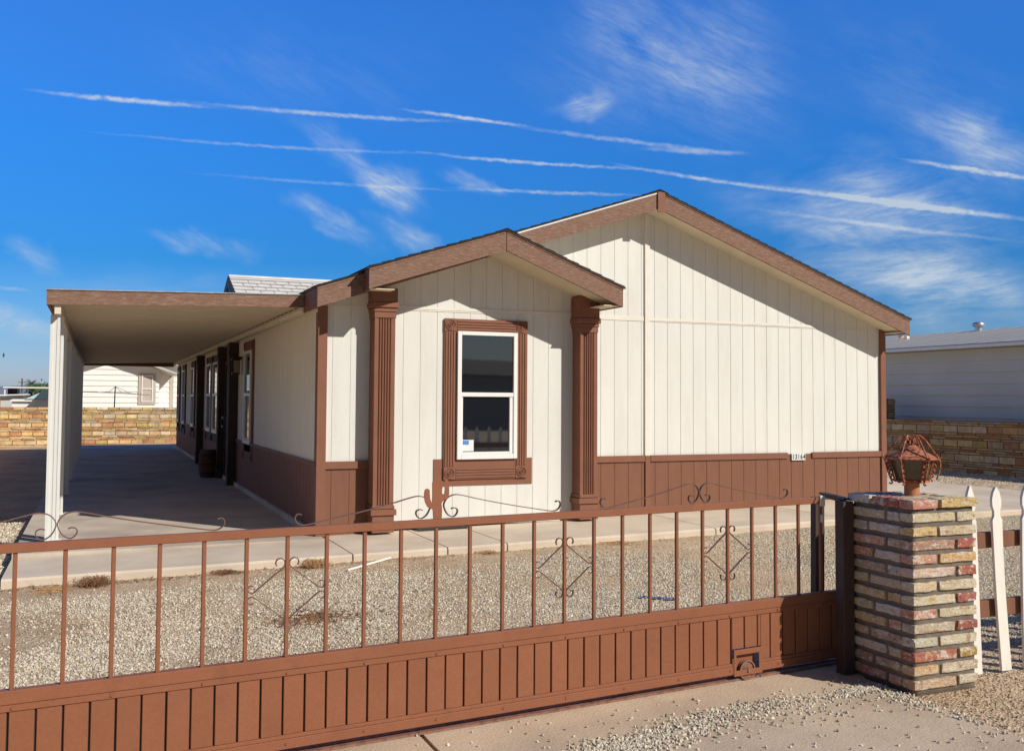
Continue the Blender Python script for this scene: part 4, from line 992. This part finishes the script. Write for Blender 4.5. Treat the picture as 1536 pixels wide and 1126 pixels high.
vs = [lp(R1, a0 + PI / 3 * k, 1.212) for k in range(6)] + [lp(.052, a0 + PI / 3 * k, 1.268) for k in range(6)] + [lp(R1 - .004, a0 + PI / 3 * k, 1.206) for k in range(6)]
mb.add(vs, [(k, (k + 1) % 6, 6 + (k + 1) % 6, 6 + k) for k in range(6)] + [list(range(6, 12))] + [(12 + k, 12 + (k + 1) % 6, (k + 1) % 6, k) for k in range(6)] + [list(range(12, 18))[::-1]])
vs = [lp(.060, a0 + PI / 3 * k, 1.268) for k in range(6)] + [lp(.018, a0 + PI / 3 * k, 1.292) for k in range(6)]
mb.add(vs, [(k, (k + 1) % 6, 6 + (k + 1) % 6, 6 + k) for k in range(6)] + [list(range(6, 12))])
mb.tube([(LX, LY, 1.288), (LX, LY, 1.30), (LX, LY, 1.315), (LX, LY, 1.33)], [.02, .012, .018, .006], 10)
mb.build('lantern_roof', M['rust'], lan)
for k in range(6):   # scrolled straps: from crown, out over the eave, down to the base with a curl
    a = a0 + PI / 3 * k + .02
    P = [(.022, 1.300), (.018, 1.330), (.032, 1.350), (.055, 1.345), (.082, 1.318), (.112, 1.272), (.138, 1.232), (.152, 1.216), (.160, 1.216), (.164, 1.226)]
    mb = MB(); mb.tube([lp(p[0], a, p[1]) for p in smooth(P, 1)], .0052, 6)
    P = [(.156, 1.215), (.150, 1.20), (.143, 1.17), (.131, 1.125), (.116, 1.082), (.108, 1.068), (.112, 1.060), (.122, 1.060), (.127, 1.067)]
    if k == 5: P = [(.145, 1.225), (.160, 1.20), (.160, 1.16), (.146, 1.11), (.138, 1.09)]
    mb.tube([lp(p[0], a + .02, p[1]) for p in smooth(P, 1)], .0048, 6)
    tw_ = []
    for q in range(25):
        t = q / 24; base_ = Vector(lp(rb1 + .012 - (rb1 - rb0) * t, a, zg1 - (zg1 - zg0) * t)); off_ = Vector((math.cos(q * 1.3), math.sin(q * 1.3), 0)) * .006
        tw_.append(base_ + off_)
    mb.tube(tw_, .0050, 5); mb.build('strap', M['rust'], lan)

# ------------------------------------------------------------------ picket fence to the right
pf = empty('picket_fence', (4.9, 4.42, -.1), 'weathered white picket fence on two brown rails to the right of the brick pillar', 'fence')
for (z0_, z1_) in ((.657, .752), (.238, .340)):
    mb = MB(); mb.bbox(4.76, 9.6, 4.447, 4.487, z0_, z1_, .003); mb.build('rail', M['brown'], pf)
def picket(x0b, x0t, w, lean_mid, ztop, yb=4.41):
    mb = MB(); zs = [(-.085, 1), (.15, 1), (.4, .98), (.65, 1), (.83, 1), (.855, .62), (.885, .62), (.915, .95), (.955, .98), (1.0, .62), (ztop, .10)]
    out_l = []; out_r = []
    for z_, f in zs:
        t = (z_ + .085) / (ztop + .085); c = x0b + (x0t - x0b) * t + lean_mid * math.sin(PI * t)
        ww = w * f / 2 * (1 + .03 * math.sin(z_ * 23 + x0b * 9)); 
        out_l.append((c - ww, z_)); out_r.append((c + ww, z_))
    poly = out_l + out_r[::-1]
    n = len(poly); vs = []
    for d in (0, .018):
        for (x, z_) in poly:
            t = (z_ + .085) / (ztop + .085); vs.append((x, yb - .0 + d + .012 * math.sin(PI * t) * (1 if lean_mid > 0 else 0), z_))
    m2 = len(zs); fs = []
    for i in range(m2 - 1):
        a, b, c, d = i, i + 1, n - 2 - i, n - 1 - i
        fs.append((a, d, c, b)); fs.append((n + a, n + b, n + c, n + d)); 
        fs.append((a, b, n + b, n + a)); fs.append((d, n + d, n + c, c))
    fs.append((m2 - 1, m2, n + m2, n + m2 - 1)); fs.append((0, n, 2 * n - 1, n - 1))
    mb.add(vs, fs); return mb.build('picket', M['picket'], pf)
picket(4.925, 4.885, .074, .0, 1.045)
picket(5.165, 5.100, .080, -.012, 1.03)
xk = 5.36; ri = random.Random(4)
while xk < 9.6:
    picket(xk + ri.uniform(-.01, .02), xk, .076, ri.uniform(-.01, .01), 1.035 + ri.uniform(-.01, .015)); xk += .235 + ri.uniform(-.01, .01)
for xk in (7.3, 9.5):
    mb = MB(); mb.bbox(xk, xk + .09, 4.488, 4.578, -.1, .9, .004); mb.build('post', M['brown'], pf)

# ------------------------------------------------------------------ boundary walls of slump block
pal2 = [(.68, .48, .24), (.72, .55, .30), (.66, .42, .20), (.58, .32, .16), (.76, .62, .38), (.66, .50, .32), (.62, .46, .18), (.50, .26, .14), (.74, .60, .42), (.60, .52, .38)]
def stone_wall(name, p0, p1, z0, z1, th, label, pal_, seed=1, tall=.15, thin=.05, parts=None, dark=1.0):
    rr_ = random.Random(seed); p0 = Vector(p0); p1 = Vector(p1); L = (p1 - p0).length; d = (p1 - p0) / L; n = Vector((-d.y, d.x))
    w = empty(name, ((p0.x + p1.x) / 2, (p0.y + p1.y) / 2, z0), label, 'wall')
    mb = MB(); z = z0; row = 0
    while z < z1 - .02:
        h = tall if row % 4 == 1 else thin
        h = min(h, z1 - z); u = -rr_.uniform(0, .3)
        while u < L:
            l = (.38 if row % 4 == 1 else rr_.uniform(.34, .52)) * rr_.uniform(.92, 1.05)
            a, b = max(0, u + .022), min(L, u + l)
            if b - a > .03:
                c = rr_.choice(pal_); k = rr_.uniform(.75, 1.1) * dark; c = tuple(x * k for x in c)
                e = rr_.uniform(.0, .022)
                for side in (1, -1):
                    q = [p0 + d * a + n * side * (th / 2 - .02), p0 + d * b + n * side * (th / 2 - .02)]
                    o_ = n * side * (.02 + e)
                    j = rr_.uniform(-.006, .006)
                    vs = [(q[0].x + o_.x, q[0].y + o_.y, z + .011), (q[1].x + o_.x, q[1].y + o_.y, z + .011 + j), (q[1].x + o_.x, q[1].y + o_.y, z + h - .009 + j), (q[0].x + o_.x, q[0].y + o_.y, z + h - .009),
                          (q[0].x, q[0].y, z + .011), (q[1].x, q[1].y, z + .011 + j), (q[1].x, q[1].y, z + h - .009 + j), (q[0].x, q[0].y, z + h - .009)]
                    mb.add(vs, [(0, 1, 2, 3), (4, 0, 3, 7), (1, 5, 6, 2), (3, 2, 6, 7), (4, 5, 1, 0)], c)
            u += l
        z += h; row += 1
    mb.build('blocks', M['stone'], w)
    mb = MB(); hh = th / 2 - .004
    q = [p0 + n * hh, p1 + n * hh, p1 - n * hh, p0 - n * hh]
    mb.prism([(v.x, v.y) for v in q], 'z', z0 - .15, z1 - .004); mb.build('mortar', M['mortar_y'], w)
    return w
# far wall across the back, higher bit at the left corner, and the run towards the camera on the left
stone_wall('block_wall', (-3.0, 37.6), (9.5, 37.6), -.16, 1.185, .2, 'golden sunlit block wall closing the yard beyond the carport', pal2, 2)
stone_wall('block_wall', (-3.13, 37.8), (-3.13, 14.0), -.08, 1.42, .2, 'tall tan block wall on the far left running towards the street', pal2, 5)
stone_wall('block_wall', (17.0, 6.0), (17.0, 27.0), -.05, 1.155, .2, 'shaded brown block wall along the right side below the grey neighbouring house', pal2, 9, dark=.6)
stone_wall('block_pillar', (17.55, 18.6), (17.95, 18.6), .8, 1.62, .35, 'short sunlit stack of blocks just past the right corner of the house', [(.68, .52, .36), (.6, .4, .25)], 12)

# ------------------------------------------------------------------ neighbours
def lap(mb, p0, p1, z0, zt, step=.2):
    p0 = Vector(p0); p1 = Vector(p1); d = (p1 - p0).normalized(); n = Vector((d.y, -d.x)); z = z0; L = (p1 - p0).length
    while z < zt(0) or z < zt(L) or z < zt(L / 2):
        nseg = 12
        for k in range(nseg):
            u0_, u1_ = L * k / nseg, L * (k + 1) / nseg
            ta, tb = zt(u0_), zt(u1_)
            if z >= ta and z >= tb: continue
            q0, q1 = p0 + d * u0_, p0 + d * u1_
            za, zb_ = min(z + step, ta), min(z + step, tb)
            o_ = n * .032
            mb.add([(q0.x + o_.x, q0.y + o_.y, min(z, ta)), (q1.x + o_.x, q1.y + o_.y, min(z, tb)), (q1.x, q1.y, zb_), (q0.x, q0.y, za), (q0.x, q0.y, min(z, ta)), (q1.x, q1.y, min(z, tb))], [(0, 1, 2, 3), (4, 5, 1, 0)])
        z += step
# white house beyond the far wall
nb = empty('neighbour_house', (.6, 45, -.1), 'white lap sided gabled house beyond the far block wall, seen under the carport', 'house')
NX0, NX1, NP = -1.25, 2.48, .75
def nt_(x): return 2.52 + .38 * (min(x, 2 * NP - x) - NX0) if True else 0
def ntop(x): return 2.62 + .36 * (2.1 - abs(x - NP))
mb = MB(); lap(mb, (NX0, 45), (NX1, 45), -.1, lambda u: ntop(NX0 + u) - .02, .235)
mb.box(NX0, NX1 - .01, 45.02, 50, -.1, 2.5)
lap(mb, (NX1, 47), (7.5, 47), -.1, lambda u: 3.1, .235); mb.box(NX1, 7.5, 47.02, 52, -.1, 3.05); mb.build('wall', M['nwhite'], nb)
mb = MB()
for sg in (-1, 1):
    xe = NP + sg * 2.4
    mb.prism([(NP, ntop(NP)), (NP, ntop(NP) + .10), (xe, ntop(xe) + .10), (xe, ntop(xe))], 'y', 44.4, 52)
mb.prism([(46.4, 2.98), (46.4, 3.10), (49.5, 4.2), (49.5, 4.1)], 'x', 2.5, 8)
mb.build('roof', M['shingle'], nb)
mb = MB(); mb.box(1.64, 2.34, 44.94, 44.975, 1.24, 2.58); w_ = mb.build('window', M['nbeige'], nb)
mb = MB(); 
for (a, b, c, d) in ((1.76, 1.80, 1.34, 2.48), (2.18, 2.22, 1.34, 2.48), (1.80, 2.18, 2.44, 2.48), (1.80, 2.18, 1.34, 1.38), (1.80, 2.18, 1.88, 1.92)): mb.box(a, b, 44.91, 44.939, c, d)
mb.build('window_frame', M['vinyl'], w_)
mb = MB(); mb.box(3.04, 3.2, 46.95, 46.999, .3, 2.6); mb.build('corner_board', M['nbeige'], nb)
# clothes dryer in that yard
cl = empty('clothes_dryer', (.62, 40, -.1), 'rotary clothes line on a thin pole in front of the white neighbour house', 'clothes line')
mb = MB(); mb.tube([(.60, 40, -.1), (.64, 40, 1.96)], .022, 8); mb.build('pole', M['black'], cl)
mb = MB(); tips = [(-.55, 39.6, 1.73), (1.85, 39.7, 1.63), (.2, 41.2, 1.74), (1.1, 38.9, 1.70)]
for t in tips: mb.tube([(.63, 40, 1.70), t], .014, 6); mb.tube([(.64, 40, 1.94), tuple((a + b) / 2 for a, b in zip(t, (.63, 40, 1.72)))], .010, 6)
mb.build('arms', M['galv'], cl)
mb = MB()
for f in (.6, .8, 1):
    q = [Vector((.63, 40, 1.70)).lerp(Vector(t), f) for t in (tips[0], tips[2], tips[1], tips[3], tips[0])]
    mb.tube(q, .006, 5)
mb.build('line', M['galv'], cl)

# grey neighbour on the right
gb = empty('neighbour_house', (20, 17, 0), 'long grey sided mobile home with low tan metal roof behind the right hand wall', 'house')
mb = MB(); lap(mb, (18.5, 34), (18.5, 5.5), .15, lambda u: 2.80, .26); mb.box(18.52, 26, 5.55, 33.9, -.1, 2.75); mb.build('wall', M['ngrey'], gb)
mb = MB(); mb.prism([(18.15, 2.80), (18.15, 2.87), (22.3, 3.53), (26.4, 2.87), (26.4, 2.80), (22.3, 3.44)], 'y', 5.0, 34.4)
for yy in range(0, 49): 
    y_ = 5.3 + .6 * yy; mb.obox((18.14, y_, 2.876), (22.3, y_, 3.534), .025, .008)
rf = mb.build('roof', M['nroof'], gb)
mb = MB(); mb.box(18.12, 18.149, 5.0, 34.4, 2.775, 2.845); mb.build('gutter', M['drip'], gb)
mb = MB(); mb.tube([(22.1, 19.6, 3.45), (22.1, 19.6, 3.62)], .09, 12); mb.tube([(22.1, 19.6, 3.60), (22.1, 19.6, 3.63), (22.1, 19.6, 3.70), (22.1, 19.6, 3.74)], [.13, .16, .15, .05], 14); mb.build('roof_vent', M['galv'], rf)

# low buildings at the far left
b1 = empty('canopy', (-3.5, 60, 0), 'flat white roofed canopy on posts far beyond the left end of the wall', 'canopy')
mb = MB(); mb.box(-4.55, -2.3, 58, 62, 1.99, 2.05); mb.build('canopy_roof', M['nwhite'], b1)
mb = MB(); mb.box(-4.50, -4.44, 58.1, 58.16, -.1, 1.989); mb.box(-2.45, -2.39, 58.1, 58.16, -.1, 1.989); mb.build('canopy_post', M['nwhite'], b1)
mb = MB(); mb.box(-4.40, -3.95, 59, 61, -.1, 1.96); mb.build('storage_box', M['black'], b1)
b2 = empty('shed', (-2.9, 50, 0), 'low white shed with pale blue gabled roof behind the far left block wall', 'shed')
mb = MB(); mb.box(-3.55, -1.6, 50, 53, -.1, 1.42); mb.build('wall', M['nwhite'], b2)
mb = MB(); mb.prism([(-3.0, 1.43), (-2.1, 1.88), (-1.2, 1.43)], 'y', 49.8, 53.2); mb.build('roof', M['palebl'], b2)
mb = MB(); mb.box(-3.6, -1.6, 49.86, 49.98, 1.32, 1.40); mb.build('eave_trim', M['nwhite'], b2)
b3 = empty('shed', (-5.5, 55, 0), 'low grey shed with long white roof at the far left edge', 'shed')
mb = MB(); mb.prism([(-8, 1.42), (-3.2, 1.62), (-3.2, 1.67), (-8, 1.50)], 'y', 54.5, 57); mb.build('roof', M['nwhite'], b3)
mb = MB(); mb.prism([(-7.9, -.1), (-3.4, -.1), (-3.4, 1.59), (-7.9, 1.41)], 'y', 54.8, 56.8); mb.build('wall', M['ngrey'], b3)

# palms and trees ------------------------------------------------
def palm(x, y, h, r, label, seed):
    rr_ = random.Random(seed); t = empty('palm_tree', (x, y, -.1), label, 'palm tree', group='distant palms')
    mb = MB(); mb.tube([(x, y, -.1), (x + .05, y, h * .5), (x, y, h)], [.16, .11, .12], 8); mb.build('trunk', M['bark'], t)
    mb = MB()
    for k in range(46):
        a = rr_.uniform(0, 2 * PI); e = rr_.uniform(-.9, 1.1); L = r * rr_.uniform(.8, 1.1)
        d = Vector((math.cos(a) * math.cos(e), math.sin(a) * math.cos(e), math.sin(e))); b = Vector((x, y, h)); P = [b + d * L * s_ + Vector((0, 0, -.35 * L * s_ * s_)) for s_ in (0, .35, .7, 1)]
        sd = d.cross(Vector((0, 0, 1))).normalized()
        for i in range(3):
            for q in range(5):
                s0 = q / 5; c = P[i].lerp(P[i + 1], s0); 
                for sg in (-1, 1):
                    tip = c + sd * sg * .28 * r * rr_.uniform(.6, 1) + (P[i + 1] - P[i]) * .5 + Vector((0, 0, -.1 * r)); mb.add([c, c + (P[i + 1] - P[i]) * .12, tip], [(0, 1, 2)])
    mb.build('crown', M['frond'], t)
palm(-4.98, 90, 2.62, .62, 'slightly taller left one of two small palms on the horizon', 1); palm(-4.45, 92, 2.45, .62, 'lower right one of two small palms on the horizon', 2)
def leafy(name, x, y, h, r, label, seed, n=500, ls=.12, cz_=None):
    rr_ = random.Random(seed); t = empty(name, (x, y, -.1), label, 'tree')
    mb = MB(); mb.tube([(x, y, -.1), (x + .1, y, h * .4), (x, y, h * .8)], [.18, .12, .05], 8)
    for k in range(6):
        a = rr_.uniform(0, 2 * PI); mb.tube([(x, y, h * .45), (x + math.cos(a) * r * .7, y + math.sin(a) * r * .7, h * .8)], [.06, .02], 6)
    mb.build('trunk', M['bark'], t); mb = MB()
    cl_ = [(rr_.gauss(0, .5) * r, rr_.gauss(0, .5) * r, rr_.gauss(0, .4) * r) for _ in range(14)]
    for k in range(n):
        c = cl_[k % 14]; p = Vector((x + c[0] + rr_.gauss(0, .2) * r, y + c[1] + rr_.gauss(0, .2) * r, h - r * .6 + c[2] + rr_.gauss(0, .2) * r))
        u = Vector((rr_.gauss(0, 1), rr_.gauss(0, 1), rr_.gauss(0, 1))).normalized(); v = u.orthogonal().normalized()
        mb.add([p - u * ls, p + v * ls * .5, p + u * ls, p - v * ls * .5], [(0, 1, 2, 3)])
    mb.build('crown', M['leaf'], t)
leafy('tree', -4.72, 40, 3.5, 1.0, 'leafy green tree whose twigs just enter at the left edge', 3)
leafy('shrub', -3.3, 66, 2.1, .7, 'dark green bush beside the shed near the first carport post', 6, 300)
up_ = empty('utility_pole', (-5.05, 80, -.1), 'thin distant utility pole left of the two palms', 'pole')
mb = MB(); mb.tube([(-5.05, 80, -.1), (-5.05, 80, 2.85)], .05, 6); mb.build('pole', M['bark'], up_)
mb = MB(); mb.box(-5.3, -4.8, 79.97, 80.03, 2.55, 2.60); mb.build('crossarm', M['bark'], up_)
# hills
mb = MB(); xs_ = [-7000 + 220 * k for k in range(70)]
vs = []
for x in xs_: 
    hh_ = 62 + 40 * mnoise.noise(Vector((x * .0006, 1.3, 0))) + 12 * mnoise.noise(Vector((x * .004, 0, 0)))
    vs += [(x, 7000, -3), (x, 7600, hh_), (x, 8400, -3)]
mb.add(vs, [(3 * i + a, 3 * i + 3 + a, 3 * i + 4 + a, 3 * i + 1 + a) for i in range(len(xs_) - 1) for a in (0, 1)], smooth=True)
tag(mb.build('hills', M['hill']), kind='structure')

# house across the street (seen only mirrored in the bay window)
sh = empty('street_house', (8, -30, 0), 'low brown house across the road mirrored in the bay window', 'house')
mb = MB(); mb.box(-10, 34, -38, -30, -.1, 2.9); mb.build('wall', M['nbrown'], sh)
mb = MB(); mb.prism([(-29.4, 2.8), (-29.4, 2.95), (-34, 3.95), (-38.6, 2.95), (-38.6, 2.8)], 'x', -10.5, 34.5); mb.build('roof', M['shingle_edge'], sh)

# ------------------------------------------------------------------ debris on the ground
def weed_clump(x, y, r, h, n, m, label, seed, name='dry_weed', cat='weed'):
    rr_ = random.Random(seed); mb = MB(); z = hz(x, y)
    for k in range(n):
        a = rr_.uniform(0, 2 * PI); L = rr_.uniform(.3, 1) * r; px_, py_ = x + rr_.gauss(0, r * .35), y + rr_.gauss(0, r * .3)
        q = [(px_, py_, z), (px_ + math.cos(a) * L * .4, py_ + math.sin(a) * L * .4, z + h * rr_.uniform(.3, 1)), (px_ + math.cos(a) * L, py_ + math.sin(a) * L, z + h * rr_.uniform(0, .8))]
        mb.tube(q, [.0022, .0018, .001], 3, smooth=False, cap=False)
        if rr_.random() < .6:
            c = Vector(q[1]); mb.add([c, c + Vector((rr_.uniform(-.012, .012), rr_.uniform(-.012, .012), .006)), c + Vector((rr_.uniform(-.012, .012), rr_.uniform(-.012, .012), -.004))], [(0, 1, 2)])
    o = mb.build(name, m); tag(o, label, cat, group='dry weeds along the edge of the concrete'); move_origin(o, (x, y, z)); return o
weed_clump(.02, 9.20, .15, .085, 260, M['weed'], 'dark brown dry weed clump furthest left against the slab edge', 1)
weed_clump(-.30, 9.10, .16, .02, 170, M['straw'], 'thin orange straw trail left of the dark clump by the slab edge', 2)
weed_clump(1.12, 9.34, .13, .035, 170, M['weed'], 'flat rusty weed clump midway along the slab edge', 3)
weed_clump(1.92, 9.26, .13, .075, 240, M['straw'], 'rounded orange brown tumbleweed by the slab edge left of the white pipe', 4)
weed_clump(1.55, 7.35, .30, .02, 220, M['weed'], 'flat patch of dead brown leaves in the gravel behind the left diamond ornament', 5)
weed_clump(3.70, 9.33, .10, .03, 110, M['straw'], 'small straw bits at the slab edge below the bay window', 6)
weed_clump(5.15, 9.36, .22, .02, 130, M['straw'], 'thin straw strip at the slab edge right of the bay window', 7)
mb = MB(); rr_ = random.Random(77)
for k in range(620):
    x = rr_.choice([rr_.uniform(-.7, 6.4), rr_.gauss(.3, .6), rr_.gauss(2.2, .8)]); y = 9.385 - abs(rr_.gauss(0, .10)); a = rr_.uniform(0, PI); l = rr_.uniform(.008, .035); z = hz(x, y) + rr_.uniform(.003, .012)
    d = Vector((math.cos(a), math.sin(a), rr_.uniform(-.1, .3))) * l; w_ = Vector((-math.sin(a), math.cos(a), 0)) * rr_.uniform(.0015, .005); c = Vector((x, y, z))
    mb.add([c - d - w_, c + d - w_, c + d * .9 + w_, c - d * .9 + w_], [(0, 1, 2, 3)])
for k in range(160):
    x = rr_.gauss(1.6, .45); y = rr_.gauss(7.35, .22); a = rr_.uniform(0, PI); l = rr_.uniform(.008, .022); c = Vector((x, y, hz(x, y) + .016)); d = Vector((math.cos(a), math.sin(a), .1)) * l; w_ = Vector((-math.sin(a), math.cos(a), 0)) * .005
    mb.add([c - d - w_, c + d - w_, c + d + w_, c - d + w_], [(0, 1, 2, 3)])
tag(mb.build('leaf_litter', M['weed']), 'dry brown leaf litter and straw strewn along the edge of the concrete', 'leaf litter', kind='stuff')
a_, b_ = Vector((2.15, 8.92, hz(2.15, 8.92) + .016)), Vector((2.68, 9.55 - .2, hz(2.7, 9.35) + .018))
mb = MB(); mb.tube([a_, a_.lerp(b_, .5), b_], .011, 10); o = mb.build('pipe', M['pvc']); tag(o, 'thin white plastic pipe lying on the ground near the slab edge', 'pipe'); move_origin(o, a_)
mb = MB(); P0 = Vector((4.13, 7.06, 0)); P1 = Vector((4.36, 6.86, 0)); sdv = (P1 - P0).normalized().cross(Vector((0, 0, 1)))
vs = []; K = 26
for k in range(K):
    t = k / (K - 1); c = P0.lerp(P1, t) + sdv * .012 * math.sin(t * 17); z = hz(c.x, c.y) + .018 + .006 * math.sin(k * 1.9)
    for s_ in (-.5, 0, .5): vs.append((c.x + sdv.x * .045 * s_, c.y + sdv.y * .045 * s_, z + .007 * math.sin(k * 1.3 + s_ * 5)))
mb.add(vs, [(3 * k + j, 3 * k + j + 1, 3 * k + j + 4, 3 * k + j + 3) for k in range(K - 1) for j in (0, 1)])
o = mb.build('tape_strip', M['blue']); tag(o, 'crumpled blue strip of tape lying in the gravel behind the gate', 'tape'); move_origin(o, P0)
